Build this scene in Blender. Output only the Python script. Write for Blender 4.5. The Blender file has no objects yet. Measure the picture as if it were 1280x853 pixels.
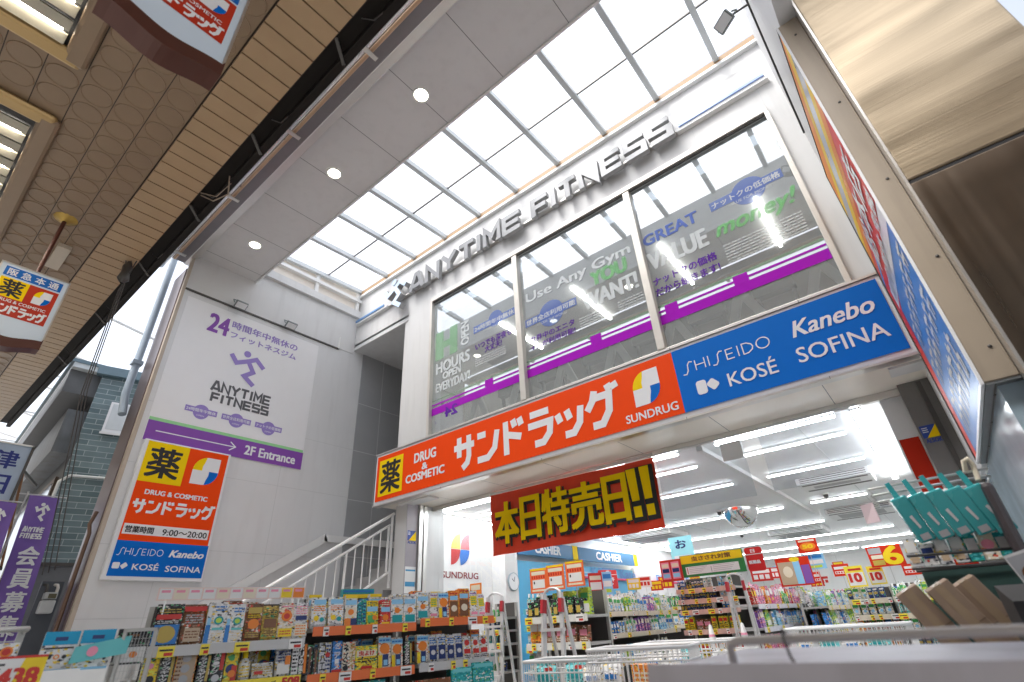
import bpy, math, random
from mathutils import Vector, Matrix
R_ = math.radians
sc = bpy.context.scene
COL = sc.collection
rnd = random.Random(7)

# ---------------------------------------------------------------- camera, world, sun, exposure
# origin = camera, 1.15 m above the street; x along the shop front, y into the shop, z up
cd = bpy.data.cameras.new('camera'); cam = bpy.data.objects.new('camera', cd); COL.objects.link(cam)
CR = ((0.77353755, 0.63147706, -0.05363182), (-0.35244208, 0.35830465, -0.86452436), (-0.52671077, 0.68764417, 0.49972119))
m3 = Matrix((CR[0], [-v for v in CR[1]], [-v for v in CR[2]])).transposed()
cam.matrix_world = m3.to_4x4()
cd.sensor_width = 36.0; cd.lens = 36.0 * 623.77 / 1280.0
cd.clip_start = 0.05; cd.clip_end = 2000.0
cd.dof.use_dof = True; cd.dof.focus_distance = 8.0; cd.dof.aperture_fstop = 1.8
sc.camera = cam
GZ = -1.15
SUN_EL, SUN_AZ = R_(62), R_(205)
w = bpy.data.worlds.new('World'); sc.world = w; w.use_nodes = True
nt = w.node_tree; bg = nt.nodes['Background']
sky = nt.nodes.new('ShaderNodeTexSky'); sky.sky_type = 'NISHITA'; sky.sun_disc = False
sky.sun_elevation = SUN_EL; sky.sun_rotation = SUN_AZ; sky.air_density = 1.0; sky.dust_density = 4.0
hs = nt.nodes.new('ShaderNodeHueSaturation'); hs.inputs['Saturation'].default_value = 0.42
nt.links.new(sky.outputs[0], hs.inputs['Color']); nt.links.new(hs.outputs[0], bg.inputs[0])
bg.inputs[1].default_value = 0.15
sd = bpy.data.lights.new('sun', 'SUN'); sd.energy = 1.5; sd.angle = R_(25); sd.color = (1.0, 0.975, 0.94)
so = bpy.data.objects.new('sun', sd); COL.objects.link(so)
sun_dir = Vector((math.sin(SUN_AZ) * math.cos(SUN_EL), math.cos(SUN_AZ) * math.cos(SUN_EL), math.sin(SUN_EL)))
so.rotation_euler = sun_dir.to_track_quat('Z', 'Y').to_euler()
sc.view_settings.view_transform = 'Standard'; sc.view_settings.look = 'None'
sc.view_settings.gamma = 1.0; sc.view_settings.exposure = 1.5
sc.view_settings.use_curve_mapping = False
try:
    sc.cycles.use_denoising = True
    sc.cycles.max_bounces = 8; sc.cycles.diffuse_bounces = 5; sc.cycles.glossy_bounces = 4
    sc.cycles.transparent_max_bounces = 10; sc.cycles.transmission_bounces = 5
    sc.cycles.sample_clamp_indirect = 6.0
    sc.cycles.caustics_reflective = False; sc.cycles.caustics_refractive = False
except Exception:
    pass

# ---------------------------------------------------------------- materials
MATS = {}
def P(name, col, rough=0.6, metal=0.0, var=0.06, scale=6.0, bump=0.0, spec=0.5, emit=0.0, coat=0.0, grime=0.0):
    """principled surface with a little uneven colour and roughness"""
    if name in MATS: return MATS[name]
    m = bpy.data.materials.new(name); m.use_nodes = True; MATS[name] = m
    n = m.node_tree; b = n.nodes['Principled BSDF']
    b.inputs['Roughness'].default_value = rough; b.inputs['Metallic'].default_value = metal
    b.inputs['Specular IOR Level'].default_value = spec
    if coat: b.inputs['Coat Weight'].default_value = coat; b.inputs['Coat Roughness'].default_value = 0.1
    c4 = (*col, 1.0)
    b.inputs['Base Color'].default_value = c4
    if emit:
        b.inputs['Emission Color'].default_value = c4; b.inputs['Emission Strength'].default_value = emit
    if var > 0:
        tc = n.nodes.new('ShaderNodeTexCoord'); nz = n.nodes.new('ShaderNodeTexNoise')
        nz.inputs['Scale'].default_value = scale; nz.inputs['Detail'].default_value = 5.0
        n.links.new(tc.outputs['Object'], nz.inputs['Vector'])
        rp = n.nodes.new('ShaderNodeMapRange'); rp.inputs[3].default_value = 1.0 - var * 2; rp.inputs[4].default_value = 1.0 + var * 2
        n.links.new(nz.outputs['Fac'], rp.inputs[0])
        mx = n.nodes.new('ShaderNodeMix'); mx.data_type = 'RGBA'; mx.blend_type = 'MULTIPLY'; mx.inputs[0].default_value = 1.0
        mx.inputs[6].default_value = c4; n.links.new(rp.outputs[0], mx.inputs[7])
        src = mx.outputs[2]
        if grime > 0:
            mp = n.nodes.new('ShaderNodeMapping'); mp.inputs['Scale'].default_value = (3.0, 3.0, 0.35)
            n.links.new(tc.outputs['Object'], mp.inputs[0])
            n2 = n.nodes.new('ShaderNodeTexNoise'); n2.inputs['Scale'].default_value = 2.2; n2.inputs['Detail'].default_value = 8.0
            n.links.new(mp.outputs[0], n2.inputs['Vector'])
            r2 = n.nodes.new('ShaderNodeMapRange'); r2.inputs[1].default_value = 0.5; r2.inputs[2].default_value = 0.75
            r2.inputs[3].default_value = 0.0; r2.inputs[4].default_value = grime
            n.links.new(n2.outputs['Fac'], r2.inputs[0])
            m2 = n.nodes.new('ShaderNodeMix'); m2.data_type = 'RGBA'; m2.inputs[7].default_value = (0.10, 0.08, 0.06, 1)
            n.links.new(r2.outputs[0], m2.inputs[0]); n.links.new(src, m2.inputs[6]); src = m2.outputs[2]
        n.links.new(src, b.inputs['Base Color'])
        rr = n.nodes.new('ShaderNodeMapRange'); rr.inputs[3].default_value = max(0.02, rough - 0.08); rr.inputs[4].default_value = min(1.0, rough + 0.1)
        n.links.new(nz.outputs['Fac'], rr.inputs[0]); n.links.new(rr.outputs[0], b.inputs['Roughness'])
        if bump > 0:
            bp = n.nodes.new('ShaderNodeBump'); bp.inputs['Strength'].default_value = bump; bp.inputs['Distance'].default_value = 0.01
            n.links.new(nz.outputs['Fac'], bp.inputs['Height']); n.links.new(bp.outputs[0], b.inputs['Normal'])
    return m
def E(name, col, strength):
    if name in MATS: return MATS[name]
    m = bpy.data.materials.new(name); m.use_nodes = True; MATS[name] = m
    n = m.node_tree; n.nodes.remove(n.nodes['Principled BSDF'])
    e = n.nodes.new('ShaderNodeEmission'); e.inputs[0].default_value = (*col, 1); e.inputs[1].default_value = strength
    n.links.new(e.outputs[0], n.nodes['Material Output'].inputs[0]); return m
def mix_mat(name, a, b, fac, fresnel=None):
    """see-through sheet: transparent mixed with one other closure"""
    if name in MATS: return MATS[name]
    m = bpy.data.materials.new(name); m.use_nodes = True; MATS[name] = m
    n = m.node_tree; n.nodes.remove(n.nodes['Principled BSDF'])
    def mk(spec):
        k, col, ro = spec
        s = n.nodes.new({'t': 'ShaderNodeBsdfTransparent', 'g': 'ShaderNodeBsdfGlossy', 'd': 'ShaderNodeBsdfDiffuse', 'l': 'ShaderNodeBsdfTranslucent'}[k])
        s.inputs[0].default_value = (*col, 1)
        if k == 'g': s.inputs['Roughness'].default_value = ro
        return s
    s1, s2 = mk(a), mk(b); mx = n.nodes.new('ShaderNodeMixShader'); mx.inputs[0].default_value = fac
    if fresnel:
        lw = n.nodes.new('ShaderNodeFresnel'); lw.inputs[0].default_value = fresnel
        ad = n.nodes.new('ShaderNodeMath'); ad.operation = 'ADD'; ad.use_clamp = True; ad.inputs[1].default_value = fac
        n.links.new(lw.outputs[0], ad.inputs[0]); n.links.new(ad.outputs[0], mx.inputs[0])
    n.links.new(s1.outputs[0], mx.inputs[1]); n.links.new(s2.outputs[0], mx.inputs[2])
    n.links.new(mx.outputs[0], n.nodes['Material Output'].inputs[0]); return m
def add_veil(m, col, fac):
    n = m.node_tree; out = n.nodes['Material Output']; src = out.inputs[0].links[0].from_socket
    d = n.nodes.new('ShaderNodeBsdfDiffuse'); d.inputs[0].default_value = (*col, 1); mx = n.nodes.new('ShaderNodeMixShader'); mx.inputs[0].default_value = fac
    n.links.new(src, mx.inputs[1]); n.links.new(d.outputs[0], mx.inputs[2]); n.links.new(mx.outputs[0], out.inputs[0])
def printed(name, col, seed):
    """printed packaging: small patches of ink in related tones over the base colour"""
    if name in MATS: return MATS[name]
    m = P(name, col, .38, var=.0, spec=.35); n = m.node_tree; b = n.nodes['Principled BSDF']
    tc = n.nodes.new('ShaderNodeTexCoord'); oi = n.nodes.new('ShaderNodeObjectInfo'); mp = n.nodes.new('ShaderNodeMapping'); mp.inputs['Scale'].default_value = (1.0, .5, 1.6)
    cb = n.nodes.new('ShaderNodeCombineXYZ')
    for i in range(3): n.links.new(oi.outputs['Random'], cb.inputs[i])
    n.links.new(tc.outputs['Object'], mp.inputs[0]); n.links.new(cb.outputs[0], mp.inputs['Location'])
    vo = n.nodes.new('ShaderNodeTexVoronoi'); vo.inputs['Scale'].default_value = 74.0; n.links.new(mp.outputs[0], vo.inputs['Vector'])
    rp = n.nodes.new('ShaderNodeValToRGB'); rp.color_ramp.interpolation = 'CONSTANT'; r = random.Random(seed); e = rp.color_ramp.elements
    acc = r.choice(((.75, .1, .05), (.85, .6, .05), (.05, .25, .6), (.1, .45, .2), (.8, .3, .1)))
    lum = sum(col) / 3; ink = (.03, .03, .05) if lum > .25 else (.75, .72, .66)
    e[0].position = 0; e[0].color = (*col, 1); e[1].position = .58; e[1].color = (*[c * .6 for c in col], 1)
    for p_, c_ in ((.70, [min(.85, c * 1.5 + .08) for c in col]), (.84, acc), (.92, ink)): q = e.new(p_); q.color = (*c_, 1)
    sp = n.nodes.new('ShaderNodeSeparateColor'); n.links.new(vo.outputs['Color'], sp.inputs[0]); n.links.new(sp.outputs[0], rp.inputs[0]); n.links.new(rp.outputs[0], b.inputs['Base Color'])
    return m
def brick_mat(name, c1, c2, mortar, bw, bh, msize, axes='yz', rough=0.5, offset=0.5):
    if name in MATS: return MATS[name]
    m = bpy.data.materials.new(name); m.use_nodes = True; MATS[name] = m
    n = m.node_tree; b = n.nodes['Principled BSDF']; b.inputs['Roughness'].default_value = rough
    tc = n.nodes.new('ShaderNodeTexCoord'); sp = n.nodes.new('ShaderNodeSeparateXYZ'); cb = n.nodes.new('ShaderNodeCombineXYZ')
    n.links.new(tc.outputs['Object'], sp.inputs[0])
    for i, a in enumerate(axes): n.links.new(sp.outputs['xyz'.index(a)], cb.inputs[i])
    br = n.nodes.new('ShaderNodeTexBrick'); br.offset = offset
    br.inputs['Color1'].default_value = (*c1, 1); br.inputs['Color2'].default_value = (*c2, 1); br.inputs['Mortar'].default_value = (*mortar, 1)
    br.inputs['Scale'].default_value = 1.0; br.inputs['Mortar Size'].default_value = msize; br.inputs['Brick Width'].default_value = bw; br.inputs['Row Height'].default_value = bh
    n.links.new(cb.outputs[0], br.inputs['Vector'])
    nz = n.nodes.new('ShaderNodeTexNoise'); nz.inputs['Scale'].default_value = 3.0; nz.inputs['Detail'].default_value = 6.0; n.links.new(tc.outputs['Object'], nz.inputs['Vector'])
    rp = n.nodes.new('ShaderNodeMapRange'); rp.inputs[3].default_value = 0.7; rp.inputs[4].default_value = 1.3; n.links.new(nz.outputs['Fac'], rp.inputs[0])
    mx = n.nodes.new('ShaderNodeMix'); mx.data_type = 'RGBA'; mx.blend_type = 'MULTIPLY'; mx.inputs[0].default_value = 1.0
    n.links.new(br.outputs['Color'], mx.inputs[6]); n.links.new(rp.outputs[0], mx.inputs[7]); n.links.new(mx.outputs[2], b.inputs['Base Color'])
    bp = n.nodes.new('ShaderNodeBump'); bp.inputs['Strength'].default_value = 0.5; bp.inputs['Distance'].default_value = 0.006; bp.invert = True
    n.links.new(br.outputs['Fac'], bp.inputs['Height']); n.links.new(bp.outputs[0], b.inputs['Normal'])
    return m
def brushed(name, col, rough, axis):
    """brushed stainless: stretched noise along one axis"""
    if name in MATS: return MATS[name]
    m = bpy.data.materials.new(name); m.use_nodes = True; MATS[name] = m
    n = m.node_tree; b = n.nodes['Principled BSDF']; b.inputs['Metallic'].default_value = 1.0; b.inputs['Base Color'].default_value = (*col, 1)
    tc = n.nodes.new('ShaderNodeTexCoord'); mp = n.nodes.new('ShaderNodeMapping'); mp.inputs['Scale'].default_value = axis
    n.links.new(tc.outputs['Object'], mp.inputs[0]); nz = n.nodes.new('ShaderNodeTexNoise'); nz.inputs['Scale'].default_value = 1.0; nz.inputs['Detail'].default_value = 6.0
    n.links.new(mp.outputs[0], nz.inputs['Vector'])
    rr = n.nodes.new('ShaderNodeMapRange'); rr.inputs[3].default_value = rough - 0.1; rr.inputs[4].default_value = rough + 0.14
    n.links.new(nz.outputs['Fac'], rr.inputs[0]); n.links.new(rr.outputs[0], b.inputs['Roughness'])
    n3 = n.nodes.new('ShaderNodeTexNoise'); n3.inputs['Scale'].default_value = 1.0; n3.inputs['Detail'].default_value = 4.0; m4 = n.nodes.new('ShaderNodeMapping'); m4.inputs['Scale'].default_value = tuple(a * .12 for a in axis)
    n.links.new(tc.outputs['Object'], m4.inputs[0]); n.links.new(m4.outputs[0], n3.inputs['Vector']); r4 = n.nodes.new('ShaderNodeMapRange'); r4.inputs[1].default_value = .3; r4.inputs[2].default_value = .7; r4.inputs[3].default_value = .86; r4.inputs[4].default_value = 1.12; n.links.new(n3.outputs['Fac'], r4.inputs[0])
    m5 = n.nodes.new('ShaderNodeMix'); m5.data_type = 'RGBA'; m5.blend_type = 'MULTIPLY'; m5.inputs[0].default_value = 1.0; m5.inputs[6].default_value = (*col, 1); n.links.new(r4.outputs[0], m5.inputs[7]); n.links.new(m5.outputs[2], b.inputs['Base Color'])
    bp = n.nodes.new('ShaderNodeBump'); bp.inputs['Strength'].default_value = 0.22; bp.inputs['Distance'].default_value = 0.004
    n.links.new(nz.outputs['Fac'], bp.inputs['Height'])
    n6 = n.nodes.new('ShaderNodeTexNoise'); n6.inputs['Scale'].default_value = 1.6; n6.inputs['Detail'].default_value = 1.0; m6 = n.nodes.new('ShaderNodeMapping'); m6.inputs['Scale'].default_value = (.5, .5, 1.6); n.links.new(tc.outputs['Object'], m6.inputs[0]); n.links.new(m6.outputs[0], n6.inputs['Vector'])
    b6 = n.nodes.new('ShaderNodeBump'); b6.inputs['Strength'].default_value = 0.5; b6.inputs['Distance'].default_value = 0.06; n.links.new(n6.outputs['Fac'], b6.inputs['Height']); n.links.new(bp.outputs[0], b6.inputs['Normal']); n.links.new(b6.outputs[0], b.inputs['Normal'])
    return m

WHITE = P('white_paint', (0.80, 0.80, 0.79), 0.45, var=0.02)
OFFWH = P('offwhite_panel', (0.67, 0.67, 0.665), 0.5, var=0.03, scale=2, grime=0.10)
CREAM = P('cream_panel', (0.80, 0.74, 0.66), 0.45, var=0.03, scale=2)
GREYP = P('grey_panel', (0.72, 0.725, 0.73), 0.42, var=0.03, scale=1.5, grime=0.07)
GREYD = P('shaded_grey_tile', (0.36, 0.37, 0.38), 0.35, var=0.06, scale=1.5)
JOINT = P('panel_joint', (0.22, 0.22, 0.22), 0.7, var=0.0)
JOINTL = P('pale_joint', (0.62, 0.63, 0.63), 0.6, var=0.0)
ALU = P('aluminium', (0.72, 0.70, 0.67), 0.32, metal=0.85, var=0.04)
ALUP = P('painted_aluminium', (0.66, 0.63, 0.58), 0.4, metal=0.3, var=0.04)
STEELD = P('dark_steel', (0.09, 0.085, 0.08), 0.45, metal=0.4, var=0.08)
BLACK = P('black_print', (0.012, 0.012, 0.014), 0.45, var=0.0)
ORANGE = P('sign_orange', (0.93, 0.070, 0.002), 0.5, var=0.015, spec=0.15)
YELLOW = P('sign_yellow', (0.95, 0.66, 0.0), 0.5, var=0.015, spec=0.15)
BLUE = P('sign_blue', (0.0, 0.15, 0.60), 0.5, var=0.015, spec=0.15)
SIGNW = P('sign_white', (0.82, 0.83, 0.85), 0.4, var=0.0)
RED = P('sign_red', (0.62, 0.03, 0.008), 0.5, var=0.04, spec=0.2)
PURPLE = P('poster_purple', (0.23, 0.06, 0.40), 0.45, var=0.03)
LAV = P('poster_lavender', (0.30, 0.22, 0.58), 0.45, var=0.02)
GREEN = P('poster_green', (0.32, 0.68, 0.32), 0.45, var=0.02)
DGREY = P('lettering_grey', (0.10, 0.10, 0.11), 0.5, var=0.0)
BROWNM = P('brown_metal', (0.10, 0.035, 0.025), 0.35, metal=0.2, var=0.06)

# ---------------------------------------------------------------- mesh helpers
class MB:
    def __init__(s): s.v = []; s.f = []; s.m = []; s.sm = []; s.mats = []
    def mi(s, m):
        if m not in s.mats: s.mats.append(m)
        return s.mats.index(m)
    def add(s, vs, fs, m, smooth=False):
        o = len(s.v); i = s.mi(m); s.v += [tuple(v) for v in vs]
        for f in fs: s.f.append(tuple(o + k for k in f)); s.m.append(i); s.sm.append(smooth)
        return s
    def box(s, x0, x1, y0, y1, z0, z1, m):
        vs = [(x, y, z) for z in (z0, z1) for y in (y0, y1) for x in (x0, x1)]
        return s.add(vs, [(0, 2, 3, 1), (4, 5, 7, 6), (0, 1, 5, 4), (2, 6, 7, 3), (0, 4, 6, 2), (1, 3, 7, 5)], m)
    def obox(s, c, u, v, wv, m):
        """box from a centre and three half-extent vectors"""
        c, u, v, wv = map(Vector, (c, u, v, wv))
        vs = [c + a * u + b * v + d * wv for d in (-1, 1) for b in (-1, 1) for a in (-1, 1)]
        return s.add(vs, [(0, 2, 3, 1), (4, 5, 7, 6), (0, 1, 5, 4), (2, 6, 7, 3), (0, 4, 6, 2), (1, 3, 7, 5)], m)
    def bar(s, p, q, wd, th, m, up=(0, 0, 1)):
        p, q = Vector(p), Vector(q); d = (q - p); L = d.length; d.normalize()
        a = d.cross(Vector(up))
        if a.length < 1e-4: a = d.cross(Vector((1, 0, 0)))
        a.normalize(); b = a.cross(d)
        return s.obox((p + q) / 2, d * L / 2, a * wd / 2, b * th / 2, m)
    def tube(s, pts, r, m, n=8, cap=True):
        pts = [Vector(p) for p in pts]; rings = []
        for i, p in enumerate(pts):
            d = ((pts[min(i + 1, len(pts) - 1)] - p).normalized() + (p - pts[max(i - 1, 0)]).normalized())
            if d.length < 1e-6: d = Vector((0, 0, 1))
            d.normalize(); a = d.orthogonal().normalized()
            if i: # keep the frame from twisting
                a = (pa - d * pa.dot(d)).normalized()
            pa = a; b = d.cross(a); rr = r[i] if isinstance(r, (list, tuple)) else r
            rings.append([p + (a * math.cos(t) + b * math.sin(t)) * rr for t in (2 * math.pi * k / n for k in range(n))])
        vs = [v for g in rings for v in g]; fs = []
        for i in range(len(rings) - 1):
            for k in range(n): fs.append((i * n + k, i * n + (k + 1) % n, (i + 1) * n + (k + 1) % n, (i + 1) * n + k))
        s.add(vs, fs, m, True)
        if cap:
            s.add(rings[0], [tuple(range(n))[::-1]], m); s.add(rings[-1], [tuple(range(n))], m)
        return s
    def lathe(s, c, prof, m, n=20, axis=(0, 0, 1)):
        c = Vector(c); ax = Vector(axis).normalized(); a = ax.orthogonal().normalized(); b = ax.cross(a); vs = []; fs = []
        for r, h in prof:
            for k in range(n):
                t = 2 * math.pi * k / n; vs.append(c + ax * h + (a * math.cos(t) + b * math.sin(t)) * r)
        for i in range(len(prof) - 1):
            for k in range(n): fs.append((i * n + k, i * n + (k + 1) % n, (i + 1) * n + (k + 1) % n, (i + 1) * n + k))
        return s.add(vs, fs, m, True)
    def prism(s, pts, fr, h0, h1, m, side=None):
        """2-D outline in frame fr, from height h0 to h1 along its normal"""
        o, u, v, nn = fr; k = len(pts)
        lo = [o + u * x + v * y + nn * h0 for x, y in pts]; hi = [o + u * x + v * y + nn * h1 for x, y in pts]
        s.add(hi, [tuple(range(k))], m)
        if h1 - h0 > 1e-6:
            s.add(lo, [tuple(range(k))[::-1]], side or m)
            s.add(lo + hi, [(i, (i + 1) % k, k + (i + 1) % k, k + i) for i in range(k)], side or m)
        return s
    def flat(s, pts, fr, h, m):
        o, u, v, nn = fr
        return s.add([o + u * x + v * y + nn * h for x, y in pts], [tuple(range(len(pts)))], m)
    def rect(s, fr, x0, x1, y0, y1, h, m): return s.flat([(x0, y0), (x1, y0), (x1, y1), (x0, y1)], fr, h, m)
    def text(s, body, fr, x0, x1, y0, y1, h, m, bold=0.0, font=None, depth=0.0, shear=0.0):
        vs, fs, (a, b, c, d) = glyphs(body, shear)
        sx = (x1 - x0) / max(c - a, 1e-6); sy = (y1 - y0) / max(d - b, 1e-6); o, u, v, nn = fr
        offs = [(0, 0)] if not bold else [(-bold, -bold * .6), (bold, bold * .6), (-bold, bold * .6), (bold, -bold * .6), (0, 0)]
        for k, (ox, oy) in enumerate(offs):
            s.add([o + u * (x0 + (x - a) * sx + ox) + v * (y0 + (y - b) * sy + oy) + nn * (h + k * 0.0003) for x, y in vs], fs, m)
        return s
    def strokes(s, lines, fr, x0, x1, y0, y1, wd, h, m, depth=0.0, side=None):
        for k, ln in enumerate(lines):
            pts = [(x0 + (x1 - x0) * x, y0 + (y1 - y0) * y) for x, y in ln]
            out = stroke(pts, wd)
            n = len(out) // 2
            if depth:
                for i in range(n - 1):
                    q = [out[i], out[i + 1], out[-2 - i], out[-1 - i]]
                    s.prism(q, fr, h, h + depth + k * 0.0006, m, side)
            else:
                for i in range(n - 1):
                    s.flat([out[i], out[i + 1], out[-2 - i], out[-1 - i]], fr, h + k * 0.0003, m)
        return s
    def build(s, name, parent=None, origin=(0, 0, 0), bevel=0.0, props=None):
        me = bpy.data.meshes.new(name); ox, oy, oz = origin
        me.from_pydata([(x - ox, y - oy, z - oz) for x, y, z in s.v], [], s.f)
        for m in s.mats: me.materials.append(m)
        me.polygons.foreach_set('material_index', s.m); me.polygons.foreach_set('use_smooth', s.sm); me.update()
        o = bpy.data.objects.new(name, me); COL.objects.link(o)
        if parent is not None: o.parent = parent
        else: o.location = origin
        if bevel:
            b = o.modifiers.new('bevel', 'BEVEL'); b.width = bevel; b.segments = 2; b.limit_method = 'ANGLE'; b.angle_limit = R_(40)
        for k, v in (props or {}).items(): o[k] = v
        return o
_g = {}
def glyphs(body, shear=0.0):
    key = (body, shear)
    if key not in _g:
        c = bpy.data.curves.new('t', 'FONT'); c.body = body; c.shear = shear; c.resolution_u = 3; c.fill_mode = 'FRONT'
        c.space_line = 0.9; c.align_x = 'CENTER' if '\n' in body else 'LEFT'
        o = bpy.data.objects.new('t', c); COL.objects.link(o)
        dg = bpy.context.evaluated_depsgraph_get(); me = bpy.data.meshes.new_from_object(o.evaluated_get(dg))
        vs = [(v.co.x, v.co.y) for v in me.vertices]; fs = [tuple(p.vertices) for p in me.polygons]
        # face the reader
        def area(f): return sum(vs[f[i]][0] * vs[f[(i + 1) % len(f)]][1] - vs[f[(i + 1) % len(f)]][0] * vs[f[i]][1] for i in range(len(f)))
        fs = [f if area(f) > 0 else f[::-1] for f in fs]
        bpy.data.objects.remove(o); bpy.data.curves.remove(c); bpy.data.meshes.remove(me)
        xs = [v[0] for v in vs] or [0, 1]; ys = [v[1] for v in vs] or [0, 1]
        _g[key] = (vs, fs, (min(xs), min(ys), max(xs), max(ys)))
    return _g[key]
def stroke(pts, wd):
    """outline of a mitred stroke: one side forward then the other side back"""
    h = wd / 2; L, Rr = [], []
    P_ = [Vector((x, y)) for x, y in pts]
    for i, p in enumerate(P_):
        d1 = (p - P_[i - 1]).normalized() if i else None; d2 = (P_[i + 1] - p).normalized() if i < len(P_) - 1 else None
        if d1 is None: n_ = Vector((-d2.y, d2.x)); k = 1
        elif d2 is None: n_ = Vector((-d1.y, d1.x)); k = 1
        else:
            n_ = Vector((-d1.y - d2.y, d1.x + d2.x)); n_.normalize(); k = 1 / max(0.45, n_.dot(Vector((-d1.y, d1.x))))
        L.append(tuple(p + n_ * h * k)); Rr.append(tuple(p - n_ * h * k))
    return Rr + L[::-1]
def frame(o, u, v, flip=False):
    u, v = Vector(u), Vector(v); return (Vector(o), u, v, u.cross(v))
def FY(y): return frame((0, y, 0), (1, 0, 0), (0, 0, 1))        # faces -y: x right, z up
def FX(x): return frame((x, 0, 0), (0, 1, 0), (0, 0, 1))        # faces +x: y right, z up
def arc(cx, cy, rx, ry, a0, a1, n=12): return [(cx + rx * math.cos(R_(a0 + (a1 - a0) * i / n)), cy + ry * math.sin(R_(a0 + (a1 - a0) * i / n))) for i in range(n + 1)]
def rrect(x0, x1, y0, y1, r, n=5):
    return arc(x1 - r, y0 + r, r, r, -90, 0, n) + arc(x1 - r, y1 - r, r, r, 0, 90, n) + arc(x0 + r, y1 - r, r, r, 90, 180, n) + arc(x0 + r, y0 + r, r, r, 180, 270, n)

def thing(name, label, cat, loc=(0, 0, 0), rz=0.0, group=None, rot=None):
    o = bpy.data.objects.new(name, None); COL.objects.link(o); o.location = loc
    o.rotation_euler = rot if rot else (0, 0, rz); o.empty_display_size = 0.1
    o['label'] = label; o['category'] = cat
    if group: o['group'] = group
    return o
def tag(o, label, cat, group=None):
    o['label'] = label; o['category'] = cat
    if group: o['group'] = group
    return o
def structure(o): o['kind'] = 'structure'; return o
def copy_tree(o, loc=None, rz=None, label=None, parent=None):
    c = o.copy(); COL.objects.link(c)
    if parent is not None: c.parent = parent
    if loc is not None: c.location = loc
    if rz is not None: c.rotation_euler = (0, 0, rz)
    if label: c['label'] = label
    for ch in list(o.children): copy_tree(ch, parent=c)
    return c
ORD = ['first', 'second', 'third', 'fourth', 'fifth', 'sixth', 'seventh', 'eighth', 'ninth', 'tenth', 'eleventh', 'twelfth', 'thirteenth', 'fourteenth', 'fifteenth', 'sixteenth', 'seventeenth', 'eighteenth', 'nineteenth', 'twentieth', 'twenty-first', 'twenty-second', 'twenty-third', 'twenty-fourth', 'twenty-fifth', 'twenty-sixth', 'twenty-seventh', 'twenty-eighth', 'twenty-ninth', 'thirtieth', 'thirty-first', 'thirty-second', 'thirty-third', 'thirty-fourth', 'thirty-fifth', 'thirty-sixth', 'thirty-seventh', 'thirty-eighth']

# logotypes drawn as strokes in a unit box
KANA = {
 'sa': [[(0, .68), (1, .68)], [(.26, 1), (.26, .36)], [(.74, 1), (.74, .34), (.66, .14), (.42, 0)]],
 'n': [[(.02, .84), (.42, .84)], [(.02, .1), (.5, .1), (.82, .34), (.95, .86)]],
 'do': [[(.2, 1), (.2, 0)], [(.2, .6), (.85, .42)], [(.52, 1), (.6, .76)], [(.8, 1), (.88, .76)]],
 'ra': [[(.12, .92), (.88, .92)], [(.02, .6), (.92, .6), (.86, .28), (.6, .06), (.25, .06)]],
 'tsu': [[(.06, .7), (.16, .44)], [(.42, .74), (.52, .46)], [(.94, .74), (.86, .3), (.62, .06), (.3, .06)]],
 'gu': [[(.34, 1), (.24, .74), (.02, .5)], [(.26, .8), (.82, .8), (.76, .36), (.5, .06), (.16, .06)], [(.8, 1.08), (.86, .9)], [(1.0, 1.08), (1.06, .9)]],
}
def sundrug_kana(mb, fr, x0, x1, y0, y1, h, m):
    n = 6; g = (x1 - x0) / n
    for i, k in enumerate(('sa', 'n', 'do', 'ra', 'tsu', 'gu')):
        mb.strokes(KANA[k], fr, x0 + g * i + g * .06, x0 + g * (i + 1) - g * .06, y0, y1 - (y1 - y0) * .06, (y1 - y0) * .19, h, m)
LAT = {
 'A': [[(0, 0), (.4, 1), (.6, 1), (1, 0)], [(.24, .24), (.78, .24)]], 'N': [[(.06, 0), (.06, 1), (.94, 0), (.94, 1)]],
 'Y': [[(0, 1), (.5, .48), (1, 1)], [(.5, .5), (.5, 0)]], 'T': [[(0, .93), (1, .93)], [(.5, .93), (.5, 0)]], 'I': [[(.5, 0), (.5, 1)]],
 'M': [[(.05, 0), (.05, 1), (.5, .42), (.95, 1), (.95, 0)]], 'E': [[(1, .93), (.06, .93), (.06, .07), (1, .07)], [(.06, .5), (.92, .5)]],
 'F': [[(1, .93), (.08, .93), (.08, 0)], [(.08, .48), (.9, .48)]], 'S': [[(1, .93), (.06, .93), (.06, .52), (.94, .48), (.94, .07), (0, .07)]],
}
def gym_word(mb, word, fr, x0, x1, y0, y1, wd, h, m):
    ws = [0.35 if c == 'I' else 1.0 for c in word]; gap = .22; tot = sum(ws) + gap * (len(word) - 1); u = (x1 - x0) / tot; x = x0
    for c, k in zip(word, ws):
        mb.strokes(LAT[c], fr, x, x + u * k, y0, y1, wd, h, m); x += u * (k + gap)
RUN = [[(.02, .78), (.2, .56), (.52, .72), (.72, .84), (.97, .62)], [(.5, .72), (.7, .42), (.48, .24), (.78, .02)]]
def runner(mb, fr, x0, x1, y0, y1, h, m, depth=0.0, side=None):
    W, H = x1 - x0, y1 - y0
    mb.strokes(RUN, fr, x0, x1, y0, y1, H * .13, h, m, depth, side)
    c = arc(x0 + W * .44, y0 + H * .92, H * .1, H * .1, 0, 345, 15)
    if depth: mb.prism(c, fr, h, h + depth + .001, m, side)
    else: mb.flat(c, fr, h + .0008, m)
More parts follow.
